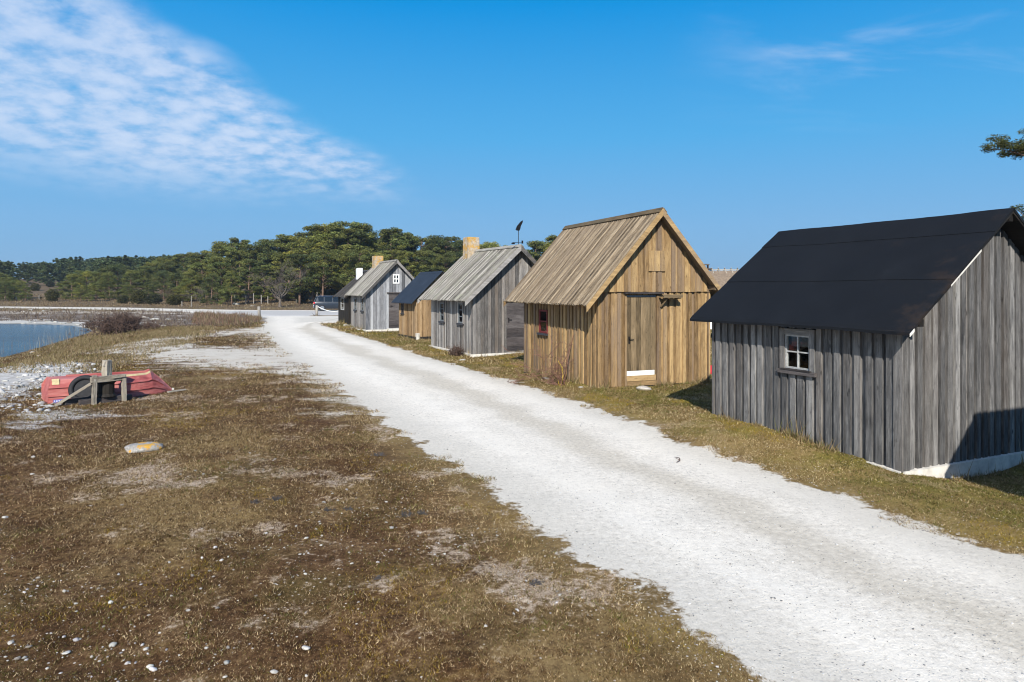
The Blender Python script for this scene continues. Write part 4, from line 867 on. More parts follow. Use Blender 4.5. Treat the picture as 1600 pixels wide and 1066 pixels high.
# white chips strewn over the turf, thick in some patches
x, y = scatter(110000, 3.4, 34); rs_, ps_, lu = turf_fields(x, y); ok = (rs_ < -.15) & ~in_hut(x, y)
pat = fbm(x * .75 + 31, y * .75 + 7, 4); near_boat = np.exp(-((x + 10) ** 2 + (y - 14.4) ** 2) / 9.0)
ok &= rng.random(len(x)) < np.clip((pat - .52) * 3.6 + .010 + near_boat * .5, 0, 1) * (1 - .8 * lu) * .42; x, y = x[ok], y[ok]
sz = np.exp(rng.normal(-5.15, .6, len(x))) * (1 + y * .02); sz = np.clip(sz, .003, .035); gr = rng.uniform(.28, .62, len(x)); cl_ = np.stack([gr, gr * rng.uniform(.93, .98, len(x)), gr * rng.uniform(.84, .94, len(x))], 1)
tag(link('scattered_chips', merge(small, x, y, gz(x, y), sz, rng.uniform(0, 6.28, len(x)), rgba(cl_), 'scattered_chips', VST)), 'white limestone chips strewn over the turf', 'stones', kind='stuff')
# loose gravel on the road
x, y = scatter(80000, 3.4, 30); rs_, ps_, lu = turf_fields(x, y); edge = np.exp(-np.clip(rs_, 0, 9) / .35); la_ = (x - np.interp(y, LEDGE[:, 1], LEDGE[:, 0])) / (np.interp(y, REDGE[:, 1], REDGE[:, 0]) - np.interp(y, LEDGE[:, 1], LEDGE[:, 0]))
ok = (rs_ > -.25) & (rng.random(len(x)) < np.clip(.16 + edge * .5 + .45 * np.exp(-((la_ - .60) / .10) ** 2) + .5 * np.exp(-((la_ - .25) / .10) ** 2) * (fbm(x, y, 3) > .5), 0, 1)); x, y = x[ok], y[ok]
sz = np.clip(np.exp(rng.normal(-5.35, .42, len(x))) * (1 + y * .02), .003, .022); dk = rng.random(len(x)); gr = np.where(dk < .38, rng.uniform(.14, .34, len(x)), rng.uniform(.40, .68, len(x))); cl_ = np.stack([gr, gr * .98, gr * .95], 1)
tag(link('loose_gravel', merge(small, x, y, gz(x, y), sz, rng.uniform(0, 6.28, len(x)), rgba(cl_), 'loose_gravel', VST)), 'loose pale gravel lying on the road', 'gravel', kind='stuff')
# stones on the beach
x = rng.uniform(-24, -9.5, 9000); y = rng.uniform(11, 26, 9000); s_ = polysd(BEACH, x, y); s2_ = polysd(BPEB, x, y); nz_ = fbm(x * .8, y * 1.3, 4)
ok = (((s_ + (nz_ - .5) * 5 > -.2) & (nz_ > .46)) | ((s2_ > -.3) & (nz_ > .50))); x, y = x[ok], y[ok]; sz = np.clip(np.exp(rng.normal(-3.3, .55, len(x))), .012, .12); gr = rng.uniform(.22, .58, len(x)); cl_ = np.stack([gr, gr * .97, gr * .92], 1)
tag(link('beach_shingle', merge(small, x, y, gz(x, y), sz, rng.uniform(0, 6.28, len(x)), rgba(cl_), 'beach_shingle', VST, .12)), 'white limestone shingle on the near shore', 'shingle', kind='stuff')

# ---------------------------------------------------------------- short turf
VGR = vcol_mat('grass_blades', .85, .15, 60, .1, .25)
def grass(n, ymin, ymax, name, label, hmul, tint=None, keep=None):
    x, y = scatter(n, ymin, ymax); rs_, ps_, lu = turf_fields(x, y); ws_ = -polysd(SHORE, x, y); be_ = polysd(BEACH, x, y)
    nz_ = fbm(x * 2.2, y * 2.2, 3); n1 = fbm(x * .8 + 31, y * .8 + 7, 4); n2 = fbm(x * .33, y * .33, 4); n3 = fbm(x * 6, y * 6, 2)
    pat = fbm(x * .62 + 80, y * .62 + 3, 4)
    ok = (rs_ + (nz_ - .5) * 1.0 < -.04) & ~in_hut(x, y, .02) & (ws_ > .3) & (be_ + (nz_ - .5) * 3 < 0) & (ps_ + (nz_ - .5) * 6 < rng.uniform(-.5, 1.5, n))
    ok &= rng.random(n) < np.clip(1.0 - np.clip((pat - .58) * 5, 0, .93) * (1 - lu * .7), .05, 1)
    if keep is not None: ok &= keep(x, y, rs_, lu)
    x, y, lu, n1, n2, n3, rs_ = (a[ok] for a in (x, y, lu, n1, n2, n3, rs_)); n = len(x)
    h = (.0075 + .0016 * y) * rng.uniform(.5, 1.5, n) * (1 - .05 * lu) * (.6 + .8 * n3) * hmul; wd_ = (.0014 + .00032 * y) * rng.uniform(.7, 1.4, n)
    a = rng.uniform(0, 6.28, n); lean = rng.uniform(.4, 1.6, n); la = rng.uniform(0, 6.28, n)
    z = gz(x, y) - .004; p0 = np.stack([x + np.cos(a) * wd_, y + np.sin(a) * wd_, z], 1); p1 = np.stack([x - np.cos(a) * wd_, y - np.sin(a) * wd_, z], 1); p2 = np.stack([x + np.cos(la) * h * lean, y + np.sin(la) * h * lean, z + h], 1)
    V = np.stack([p0, p1, p2], 1).reshape(-1, 3); F = np.arange(3 * n).reshape(-1, 3)
    PAL = np.array([[.042, .024, .012], [.115, .066, .032], [.21, .137, .070], [.60, .50, .36], [.115, .100, .034], [.15, .17, .045], [.30, .22, .04]])
    r_ = rng.random(n); k = np.where(r_ < .30, 0, np.where(r_ < .60, 1, np.where(r_ < .80, 2, 3)))
    gq = np.clip((n1 - .48) * 4, 0, 1) * .45 + .08; gq = np.where(lu > .5, np.clip((n1 - .40) * 4, .15, .75), gq); k = np.where(rng.random(n) < gq, 4, k)
    sq = np.clip((n2 - .5) * 4, 0, .8) + .75 * np.clip(1 + (rs_ + .1) / .9, 0, 1) * (rs_ > -1.0) + lu * .35; k = np.where((rng.random(n) < sq * .8) & (k < 2), rng.choice([2, 2, 3], n), k)
    k = np.where((rng.random(n) < (.03 + .10 * lu + .25 * (n3 > .72))) & (n1 > .45), 5, k); k = np.where((rng.random(n) < (fbm(x * 1.0 + 3, y + 40, 3) > .68) * (.30 + .35 * lu)), 6, k)
    mx_ = np.maximum(lu, .7 * np.clip(1 + (rs_ + .1) / .9, 0, 1) * (rs_ > -1.0))[:, None]; col = PAL[k] * rng.uniform(.6, 1.4, (n, 1)) * (np.array([[.88, .80, .66]]) * (1 - mx_) + np.array([[.97, .93, .73]]) * mx_)
    return tag(link(name, np_mesh(name, V, F, VGR, {'col': ('FLOAT_COLOR', rgba(np.repeat(col, 3, 0)))})), label, 'grass', kind='stuff')
grass(1500000, 3.4, 55, 'short_turf', 'short brown winter turf with moss and straw tufts', 1.0)
# longer tufts along the hut walls
def tufts():
    xs, ys = [], []
    for cx, cy, th, L, W in HUTS[:6]:
        u = np.array([math.cos(R(th)), math.sin(R(th))]); w_ = np.array([math.sin(R(th)), -math.cos(R(th))]); c = np.array([cx, cy])
        for n_, o_, d_, ln, nn in ((1500, c, u, L, -w_), (1000, c, w_, W, -u)):
            t = rng.random(n_) * ln; cl2 = vn(t * 2.6 + cx, t * 0 + cy); kk = cl2 > .42; t = t[kk]; off = np.abs(rng.normal(0, .09, len(t))) + .02; P_ = o_[None] + d_[None] * t[:, None] + nn[None] * off[:, None]; xs.append(P_[:, 0]); ys.append(P_[:, 1])
    x = np.concatenate(xs); y = np.concatenate(ys); n = len(x); h = np.where(rng.random(n) < .06, rng.uniform(.18, .42, n), rng.uniform(.04, .13, n)) * (.4 + vn(x * 2, y * 2)); a = rng.uniform(0, 6.28, n); wd_ = .003 + .0003 * y; la = rng.uniform(0, 6.28, n); ln = rng.uniform(.1, .8, n); z = gz(x, y) - .01
    p0 = np.stack([x + np.cos(a) * wd_, y + np.sin(a) * wd_, z], 1); p1 = np.stack([x - np.cos(a) * wd_, y - np.sin(a) * wd_, z], 1); p2 = np.stack([x + np.cos(la) * h * ln, y + np.sin(la) * h * ln, z + h], 1)
    PAL = np.array([[.30, .22, .11], [.40, .31, .17], [.16, .16, .05], [.20, .14, .075]]); col = PAL[rng.integers(0, 4, n)] * rng.uniform(.7, 1.2, (n, 1))
    tag(link('wall_grass', np_mesh('wall_grass', np.stack([p0, p1, p2], 1).reshape(-1, 3), np.arange(3 * n).reshape(-1, 3), VGR, {'col': ('FLOAT_COLOR', rgba(np.repeat(col, 3, 0)))})), 'longer dry grass along the foot of the hut walls', 'grass', kind='stuff')
tufts()

# ---------------------------------------------------------------- trees and shrubs
def leaf_mat(name, hue=0.0):
    m, nt, b, g = mat(name); a = nd(nt, 'ShaderNodeAttribute', attribute_name='col').outputs['Color']; rd = g.rnd()
    c = g.mix(1.0, a, g.ramp(rd, [(0, (.58, .66, .74)), (.35, (.88, .95, .92)), (.7, (1.05, 1.08, .95)), (1, (1.28, 1.26, .95))]), 'MULTIPLY')
    setp(nt, b, Base_Color=c, Roughness=.7, Specular_IOR_Level=.25)
    t = nd(nt, 'ShaderNodeBsdfTranslucent', {0: c}); mx_ = nd(nt, 'ShaderNodeMixShader', {0: .30, 1: b.outputs[0], 2: t.outputs[0]}); nt.links.new(mx_.outputs[0], [n for n in nt.nodes if n.type == 'OUTPUT_MATERIAL'][0].inputs[0]); return m
NEEDLE = leaf_mat('pine_needles')
BARK = plain('pine_bark', (.16, .105, .075), .95, .35, 3, bump=.6)
GBARK = plain('grey_bare_bark', (.135, .112, .092), .95, .3, 6)
TWIG = plain('brown_twigs', (.085, .055, .042), .9, .35, 9)
RTWIG = plain('reddish_twigs', (.16, .085, .06), .9, .35, 9)
YTWIG = plain('yellow_lichened_stem', (.46, .32, .05), .9, .25, 12)
def leaves(P, nrm_bias, ln, wd_, col, r_):
    """one small four-cornered spray of needles at every point of P"""
    n = len(P); d = r_.normal(size=(n, 3)); d /= np.linalg.norm(d, axis=1)[:, None]; d[:, 2] *= .6
    u = r_.normal(size=(n, 3)); u[:, 2] += nrm_bias; s_ = np.cross(d, u); s_ /= np.linalg.norm(s_, axis=1)[:, None] + 1e-6
    l = (ln * r_.uniform(.6, 1.3, n))[:, None]; w_ = (wd_ * r_.uniform(.6, 1.3, n))[:, None]
    V = np.stack([P - d * l, P + s_ * w_, P + d * l, P - s_ * w_], 1).reshape(-1, 3); F = np.arange(4 * n).reshape(-1, 4); return V, F, np.repeat(col, 4, 0)
def pine_meshes(seed, H, W, base, shape, nc=40, nl=110, ls=.17, trunk=True):
    r_ = np.random.default_rng(seed); Ps, Cs = [], []; mb = MB(); random.seed(seed)
    lean = r_.uniform(-.04, .04, 2); tp = [(lean[0] * z * z / H * 2, lean[1] * z * z / H * 2, z) for z in np.linspace(-.3, H * .93, 7)]
    if trunk: mb.tube(tp, [H * .020 * (1 - .8 * i / 6) + .02 for i in range(7)], 7, rnd=1.0)
    for i in range(nc):
        for _ in range(20):
            f = r_.random() ** .8; z = base + (H - base) * f
            if shape == 'dome': env = W * math.sqrt(max(.03, 1 - ((f - .38) / .66) ** 2))
            elif shape == 'umbrella': env = W * math.sqrt(max(.03, 1 - ((f - .55) / .52) ** 2))
            elif shape == 'bush': env = W * math.sqrt(max(.03, 1 - ((f - .22) / .80) ** 2))
            else: env = W * (1 - f) * 1.05 + .12
            rr = env * math.sqrt(r_.uniform(.12, 1.0)); a = r_.uniform(0, 6.283)
            if shape == 'spire' or r_.random() < .35 + .65 * (rr / (env + 1e-6)): break
        c = np.array([math.cos(a) * rr + lean[0] * z * z / H * 2, math.sin(a) * rr + lean[1] * z * z / H * 2, z])
        cs = (W * .29 if shape != 'spire' else max(.25, env * .5)) * r_.uniform(.7, 1.25); n = int(nl * r_.uniform(.7, 1.3))
        q = r_.normal(size=(n, 3)); q /= np.linalg.norm(q, axis=1)[:, None]; q *= (r_.random((n, 1)) ** .45); q *= np.array([cs, cs, cs * .46]); q[:, 2] += .10 * cs * (1 - (q[:, 0] ** 2 + q[:, 1] ** 2) / cs ** 2)
        Ps.append(c + q); base_c = np.array([.155, .166, .050]) * r_.uniform(.55, 1.4); base_c = base_c * (1 + np.array([.22, .06, -.1]) * r_.uniform(-.5, 1.0)); Cs.append(base_c[None] * r_.uniform(.6, 1.4, (n, 1)))
        if trunk and i % 2 == 0 and rr > W * .3:
            z0 = max(base * .6, z - rr * .45); mb.tube([(lean[0] * z0 * z0 / H * 2, lean[1] * z0 * z0 / H * 2, z0), (c[0] * .55, c[1] * .55, z0 + (z - z0) * .6), tuple(c - np.array([0, 0, cs * .2]))], [.075, .05, .02], 4, rnd=2.0)
    P = np.concatenate(Ps); col = np.concatenate(Cs); V, F, cc = leaves(P, .9, ls, ls * .42, col, r_)
    return mb, V, F, cc
PV = []
for i, (H, W, base, shp) in enumerate([(12, 3.3, 3.0, 'umbrella'), (12, 2.9, 1.6, 'dome'), (12, 3.6, 1.8, 'dome'), (12, 3.1, 3.6, 'umbrella'), (12, 2.9, 1.0, 'dome'), (12, 3.9, 3.0, 'umbrella'), (12, 4.6, .5, 'bush'), (12, 5.4, .3, 'bush'), (12, 4.0, .4, 'bush'), (12, 1.7, .8, 'spire')]):
    mb, V, F, cc = pine_meshes(300 + i, H, W, base, shp, 72 if shp != 'spire' else 34, 230)
    tm = bpy.data.meshes.new('trunk'); tm.from_pydata(mb.v, [], mb.f); tm.materials.append(BARK); tm.polygons.foreach_set('use_smooth', [True] * len(mb.f)); tm.update()
    PV.append((tm, np_mesh('crown', V, F, NEEDLE, {'col': ('FLOAT_COLOR', rgba(cc))})))
random.seed(11)
def plant(name, variant, pxx, d, top, label, cat='tree', group=None, wk=1.0):
    x = (pxx - 800) / FPX * d; z = gz1(x, d); H = CAM_H + (HY - top) / FPX * d - z; s_ = H / 12.0
    t = thing(name, label, cat, (x, d, z), random.uniform(0, 6.28), group); t.scale = (s_ * wk, s_ * wk, s_)
    tm, cm = PV[variant]; link('trunk', tm, t); link('crown', cm, t); return t
SIL = [(252, 404, 150), (268, 401, 150), (288, 398, 145), (305, 396, 140), (322, 393, 140), (340, 385, 135), (358, 380, 132), (375, 376, 128), (395, 384, 125), (412, 378, 125), (430, 373, 122), (452, 369, 120), (470, 371, 120), (490, 355, 115), (508, 361, 118), (528, 356, 116), (548, 349, 112), (566, 353, 114), (590, 363, 118), (607, 360, 115), (625, 365, 118), (642, 372, 122), (660, 371, 120), (678, 378, 125), (696, 372, 120), (712, 378, 125), (740, 383, 128), (760, 381, 125), (780, 383, 130), (836, 378, 110), (855, 380, 112), (868, 372, 115)]
special = {548: 'tallest pine of the wood, its broad crown topping the skyline above the huts', 490: 'tall round-crowned pine on the skyline above the parked car', 375: 'domed pine rising alone where the skyline steps down toward the bay', 836: 'pine crown showing between the silver-grey hut and the honey-brown roof', 868: 'pine tip just clearing the left edge of the honey-brown roof', 607: 'flat-topped pine behind the orange-lichened chimney', 740: 'pine right behind the stone chimney of the silver-grey hut', 430: 'yellow-green pine standing behind the bare tree', 252: 'pine at the low left end of the near wood'}
for i, (a, b_, d) in enumerate(SIL):
    plant('pine_tree', [5, 1, 0, 2, 3, 4][i % 6], a, d, b_ + random.uniform(-1, 1), special.get(a, 'dark green pine crowning the skyline of the near wood'), 'pine', 'pines of the wood behind the huts', random.uniform(.95, 1.2))
FRONT = [(330, 430, 105, 6), (362, 428, 103, 8), (388, 408, 108, 1), (347, 404, 114, 2), (412, 415, 110, 4), (300, 424, 116, 6), (276, 428, 120, 8), (256, 424, 128, 7), (468, 398, 107, 0), (504, 392, 107, 5), (530, 398, 109, 3), (560, 392, 105, 5), (586, 398, 107, 2), (612, 392, 109, 0), (640, 394, 112, 1), (668, 394, 114, 2), (694, 398, 114, 5)]
spf = {330: 'bright green low pine at the front edge of the wood by the fence', 362: 'wide bushy pine spreading to the ground behind the fence posts', 504: 'pine standing right behind the parked car', 276: 'bushy pine at the edge of the wood beside the open heath', 560: 'wide pine just behind the small white chimney', 300: 'low dark pine beside the small bare tree'}
for a, b_, d, v in FRONT: plant('pine_tree', v, a, d, b_, spf.get(a, 'pine in the front row of the near wood'), 'pine', 'pines of the wood behind the huts', random.uniform(1.0, 1.2))
for a, b_, d, v in [(112, 430, 126, 6), (134, 425, 128, 7), (158, 421, 127, 8), (184, 414, 129, 7), (204, 424, 127, 6), (224, 417, 132, 8), (240, 412, 140, 2), (2, 428, 128, 6), (17, 434, 127, 8), (-20, 426, 130, 7), (30, 440, 127, 6), (122, 424, 134, 8), (171, 428, 124, 6), (98, 440, 126, 8), (-8, 437, 119, 8), (8, 441, 117, 6), (22, 439, 120, 7), (40, 446, 118, 8), (126, 446, 116, 7), (150, 444, 117, 8), (202, 446, 115, 6), (232, 442, 116, 8)]:
    plant('pine_tree', v, a, d, b_, {184: 'highest of the spreading pines on the open heath', 112: 'leftmost spreading pine beyond the round juniper', 2: 'dark spreading pine at the left edge of the heath', 240: 'narrow pine where the heath meets the near wood'}.get(a, 'low spreading pine on the heath beyond the bay'), 'pine', 'spreading pines on the heath', random.uniform(1.05, 1.3))
sx = [s_[0] for s_ in SIL]; sy = [s_[1] for s_ in SIL]
for i in range(66):
    a = random.uniform(250, 800); d = random.uniform(118, 165); top = float(np.interp(a, sx, sy)) + random.uniform(7, 36)
    plant('pine_tree', random.choice([0, 1, 2, 3, 4, 5, 4, 1]), a, d, top, 'pine filling the dense middle of the near wood', 'pine', 'pines filling the middle of the wood', random.uniform(1.0, 1.3))
# low growth at the foot of the wood
for i in range(26):
    a = random.uniform(262, 760); d = random.uniform(112, 150); plant('undergrowth_bush', random.choice([6, 7, 8]), a, d, 452 - (random.uniform(2, 4.2) - CAM_H + gz1((a - 800) / FPX * d, d)) * FPX / d, 'dark evergreen bush in the shade under the pines', 'bush', 'bushes under the pines', 1.5)
# the far wood across the bay: one mass
def far_wood():
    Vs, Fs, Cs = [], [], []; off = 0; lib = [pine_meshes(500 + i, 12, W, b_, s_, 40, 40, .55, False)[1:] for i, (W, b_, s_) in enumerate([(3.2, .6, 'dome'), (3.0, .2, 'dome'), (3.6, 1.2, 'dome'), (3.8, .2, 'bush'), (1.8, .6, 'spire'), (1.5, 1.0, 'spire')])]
    for i in range(520):
        a = rng.uniform(-420, 420); d = rng.uniform(175, 290); x = (a - 800) / FPX * d
        z = gz1(x, d); top = np.interp(a, [-400, 0, 60, 100, 200, 260, 420], [407, 409, 411, 405, 402, 401, 398]) + rng.exponential(4.0); H = CAM_H + (HY - top) / FPX * d - z
        if H < 3 or (d < 190 and 25 < a < 92): continue
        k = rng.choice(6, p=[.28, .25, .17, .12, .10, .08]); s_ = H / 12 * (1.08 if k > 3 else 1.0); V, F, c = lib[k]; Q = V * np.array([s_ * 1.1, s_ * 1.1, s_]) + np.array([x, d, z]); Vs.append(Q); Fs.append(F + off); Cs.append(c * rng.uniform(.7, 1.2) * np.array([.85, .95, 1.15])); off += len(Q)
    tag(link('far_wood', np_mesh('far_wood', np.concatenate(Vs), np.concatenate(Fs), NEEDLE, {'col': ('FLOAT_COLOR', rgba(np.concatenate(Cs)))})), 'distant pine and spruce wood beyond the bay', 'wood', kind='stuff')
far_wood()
# junipers
JV = []
for i in range(3):
    r_ = np.random.default_rng(700 + i); n = 2600; q = r_.normal(size=(n, 3)); q /= np.linalg.norm(q, axis=1)[:, None]; lump_ = 1 + .16 * np.sin(q[:, 0] * 5 + i) * np.cos(q[:, 1] * 6 + q[:, 2] * 4); q *= (r_.random((n, 1)) ** .3) * lump_[:, None]; q[:, 2] = q[:, 2] * 1.0 + .9; q[:, :2] *= .85
    V, F, c = leaves(q, .2, .10, .045, np.array([.06, .058, .022])[None] * r_.uniform(.5, 1.5, (n, 1)), r_); JV.append(np_mesh('juniper_bush', V, F, NEEDLE, {'col': ('FLOAT_COLOR', rgba(c))}))
for i, (a, b_, top, wpx, lab_) in enumerate([(77, 471.5, 451, 20, 'dark rounded juniper bush standing alone on the dry grass by the far road'), (52, 455, 442, 14, 'small dark juniper on the heath slope, left of its neighbour'), (76, 449, 439, 12, 'dark juniper higher up the heath slope'), (189, 475, 461, 17, 'brownish juniper at the edge of the spreading pines'), (212, 475, 452, 24, 'yellow-green bush beside the far road'), (236, 476, 459, 26, 'low bright green bush by the far road'), (268, 477, 460, 24, 'dark bush at the foot of the small bare tree'), (470, 475, 446, 22, 'dark juniper beside the bare tree and the fence'), (62, 467, 463, 5, 'tiny juniper by the left fence posts')]):
    p = at(a, b_); o = link('juniper_bush', JV[i % 3]); w_ = wpx * p.y / FPX / 1.75; hh = (b_ - top) * p.y / FPX / 1.9; o.location = (p.x, p.y + w_ * .5, p.z - .05); o.scale = (w_, w_, hh); o.rotation_euler = (0, 0, i * 1.3); tag(o, lab_, 'juniper' if 'juniper' in lab_ else 'bush')

def branching(mb, p, d, l, r, depth, r_, spread=.6, kids=(2, 4), up=.15, nseg=3, minr=.004, n=4, gnarl=.18):
    pts = [Vector(p)]; dd = Vector(d).normalized(); rad = [r]
    for i in range(nseg):
        dd = (dd + Vector((r_.normal(), r_.normal(), r_.normal() + up * 2)) * gnarl).normalized(); pts.append(pts[-1] + dd * (l / nseg)); rad.append(max(minr, r * (1 - .55 * (i + 1) / nseg)))
    mb.tube(pts, rad, n if r > .02 else 3, cap=False, rnd=1.0)
    if depth <= 0: return
    for k in range(r_.integers(kids[0], kids[1] + 1)):
        i = r_.integers(1, nseg + 1) if k else nseg; q = pts[i]; a = Vector((r_.normal(), r_.normal(), r_.normal() * .6 + up)); nd_ = (dd + a * spread).normalized()
        branching(mb, q, nd_, l * r_.uniform(.55, .85), rad[i] * r_.uniform(.5, .75), depth - 1, r_, spread, kids, up, nseg, minr, n, gnarl)
def bare_tree(a, b_, top, label, seed, stems=4, m=GBARK, spread=.62, depth=5):
    p = at(a, b_); H = (b_ - top) * p.y / FPX; r_ = np.random.default_rng(seed); t = thing('bare_tree', label, 'tree', p, 0)
    mb = MB(); mb.tube([(0, 0, -.2), (.05, 0, H * .10), (.02, .03, H * .2)], [H * .032, H * .024, H * .022], 7); mb.build('trunk', m, t)
    cb = MB()
    for i in range(stems):
        an = i * 6.28 / stems + r_.uniform(-.4, .4); branching(cb, (.02, .02, H * .13), (math.cos(an) * .75, math.sin(an) * .75, 1), H * .30, H * .014, depth, r_, spread, (2, 4), .10, 3, .0065)
    cb.build('crown', m, t)
bare_tree(437, 480, 397, 'bare grey leafless tree with a wide twiggy crown by the fence', 5, 5)
bare_tree(560, 474, 402, 'pale leafless tree at the wood edge behind the black hut', 8, 4, depth=4)
bare_tree(312, 474, 436, 'small leafless tree in front of the bushy pines', 9, 4, depth=4)
bare_tree(262, 474, 440, 'brownish leafless thicket tree near the far road', 12, 5, TWIG, .8, 4)

def twig_bush(name, a, b_, hpx, wpx, label, m, seed, n=60, cat='bush', depth=2, up=.12, flat=1.0):
    p = at(a, b_); r_ = np.random.default_rng(seed); H = hpx * p.y / FPX; Wd = wpx * p.y / FPX / 2; mb = MB()
    for i in range(n):
        x = r_.normal() * Wd * .45; y = r_.normal() * Wd * .45 * flat; sl = max(.15, 1 - (x / Wd) ** 2)
        branching(mb, (x, y, -.03), (r_.normal() * .5, r_.normal() * .5, 1), H * .5 * sl * r_.uniform(.6, 1.1), max(.006, .0006 * p.y), depth, r_, .7, (2, 4), up, 2, max(.004, .00022 * p.y), 3)
    o = mb.build(name, m); o.location = p; return tag(o, label, cat)
twig_bush('bush', 190, 521, 31, 84, 'large leafless brown bush at the head of the bay', TWIG, 21, 150, 'bush', 3)
twig_bush('bush', 140, 512, 13, 40, 'small brown leafless bush left of the large leafless bush', TWIG, 27, 50)
twig_bush('bush', 236, 516, 16, 40, 'lower brown scrub right of the large leafless bush', TWIG, 22, 40)
twig_bush('shrub', 712, 556, 21, 22, 'tangled ball of dead twigs against the silver-grey hut', TWIG, 23, 60, 'shrub', 2, -.05)
# thorn shrub with one yellow stem by the honey-brown wall
p = at(876, 602); r_ = np.random.default_rng(31); mb = MB()
for dx, dz_, l in ((-.9, .55, 1.1), (-.6, .9, 1.0), (-1.1, .25, 1.1), (-.3, 1.0, .9), (.25, 1.0, .7), (-.75, .7, 1.2), (-.1, .8, .7), (-1.2, .6, 1.0), (.3, .5, .5)):
    branching(mb, (r_.normal() * .08, r_.normal() * .08, 0), (dx, r_.normal() * .25 + .35, dz_), l * .62, .013, 3, r_, .55, (2, 4), -.02, 3, .0055, 4, .2)
sh = mb.build('thorn_shrub', RTWIG); sh.location = p; tag(sh, 'leafless thorn shrub with a yellow lichened stem by the honey-brown wall', 'shrub')
ym = MB(); ym.tube([(.0, 0, -.02), (.06, .02, .22), (.04, .05, .45), (-.06, .1, .62)], [.02, .018, .015, .009], 6); ym.tube([(.02, -.02, -.05), (-.05, -.12, .02), (-.08, -.2, .16)], [.018, .015, .008], 6); ym.build('stem', YTWIG, sh)
lm = MB(); q0 = at(881, 600); q1 = Vector((q0.x + .30, q0.y + .55, 1.28)); lm.tube([(0, 0, 0), ((q1 - q0) * .5 + Vector((-.03, 0, 0)))[:], (q1 - q0)[:]], [.02, .016, .010], 6); lo_ = lm.build('leaning_stick', RTWIG); lo_.location = q0; tag(lo_, 'long dark stick leaning on the honey-brown wall by the thorn shrub', 'stick')
# scrub on the spit, reeds by the water
def blades_patch(name, label, poly, n, hlo, hhi, wd_, pal, cat, m=VGR, zmin=None, lean=.35, ws_band=None):
    poly = np.array(poly); x = rng.uniform(poly[:, 0].min(), poly[:, 0].max(), n); y = rng.uniform(poly[:, 1].min(), poly[:, 1].max(), n); ok = (polysd(poly, x, y) > 0) & (fbm(x * 1.1 + 4, y * .7, 3) > .40)
    ok &= polysd(MAINROAD, x, y) < -.3
    if ws_band: s_ = -polysd(SHORE, x, y); ok &= (s_ > ws_band[0]) & (s_ < ws_band[1])
    x, y = x[ok], y[ok]; n = len(x); h = rng.uniform(hlo, hhi, n) * (.5 + vn(x * .9, y * .9)); la = rng.uniform(0, 6.28, n); ln = rng.uniform(0, lean, n); z = np.maximum(gz(x, y), WL - .2)
    w_ = wd_ * rng.uniform(.6, 1.4, n); a = rng.uniform(-.5, .5, n)
    p0 = np.stack([x - w_ * np.cos(a), y - w_ * np.sin(a), z], 1); p1 = np.stack([x + w_ * np.cos(a), y + w_ * np.sin(a), z], 1); p2 = np.stack([x + np.cos(la) * h * ln, y + np.sin(la) * h * ln, z + h], 1)
    col = np.array(pal)[rng.integers(0, len(pal), n)] * rng.uniform(.6, 1.3, (n, 1))
    tag(link(name, np_mesh(name, np.stack([p0, p1, p2], 1).reshape(-1, 3), np.arange(3 * n).reshape(-1, 3), m, {'col': ('FLOAT_COLOR', rgba(np.repeat(col, 3, 0)))})), label, cat, kind='stuff')
blades_patch('spit_scrub', 'reddish brown scrub on the spit beside the road', [px(*q) for q in [(298, 500), (305, 488), (330, 486.5), (370, 489), (402, 494), (412, 499), (390, 502.5), (340, 505)]], 20000, .10, .50, .020, [[.16, .085, .06], [.21, .13, .09], [.11, .07, .05], [.27, .20, .13], [.13, .12, .05]], 'scrub', lean=.8)
blades_patch('reeds', 'thin dry reeds along the edge of the bay', [(-32, 24), (-20, 24), (-24, 50), (-34, 52)], 1700, .3, .95, .007, [[.26, .24, .16], [.22, .16, .11], [.36, .30, .21], [.16, .11, .08]], 'reeds', ws_band=(-1.1, 1.4), lean=.2)
blades_patch('bank_grass', 'tousled dry grass on the bank of the bay', [(-30, 22), (-12, 20), (-18, 44), (-26, 52), (-34, 50)], 60000, .06, .22, .010, [[.27, .20, .11], [.20, .15, .075], [.15, .135, .05], [.33, .26, .15], [.11, .08, .045]], 'grass', ws_band=(.5, 9.5), lean=1.2)
blades_patch('far_grass', 'dry tussocks on the flat beyond the bay', [(-70, 60), (-20, 46), (-20, 92), (-90, 92)], 22000, .06, .25, .03, [[.27, .21, .13], [.20, .15, .09], [.13, .095, .07], [.16, .14, .06]], 'grass', ws_band=(15, 60), lean=.9)
blades_patch('shore_scrub', 'low brown scrub and dead weed on the flat at the head of the bay', [(-52, 63), (-28, 50), (-20, 50), (-18, 66), (-24, 78), (-60, 80)], 16000, .10, .42, .022, [[.10, .07, .055], [.15, .105, .075], [.07, .052, .045], [.20, .16, .11]], 'scrub', ws_band=(3.5, 40), lean=.9)
blades_patch('heath_grass', 'dry brown grass on the heath beyond the far road', [(-150, 97), (-10, 97), (-10, 118), (-150, 160)], 50000, .08, .28, .05, [[.20, .145, .085], [.15, .105, .06], [.11, .08, .05], [.24, .19, .11]], 'grass', lean=.9)
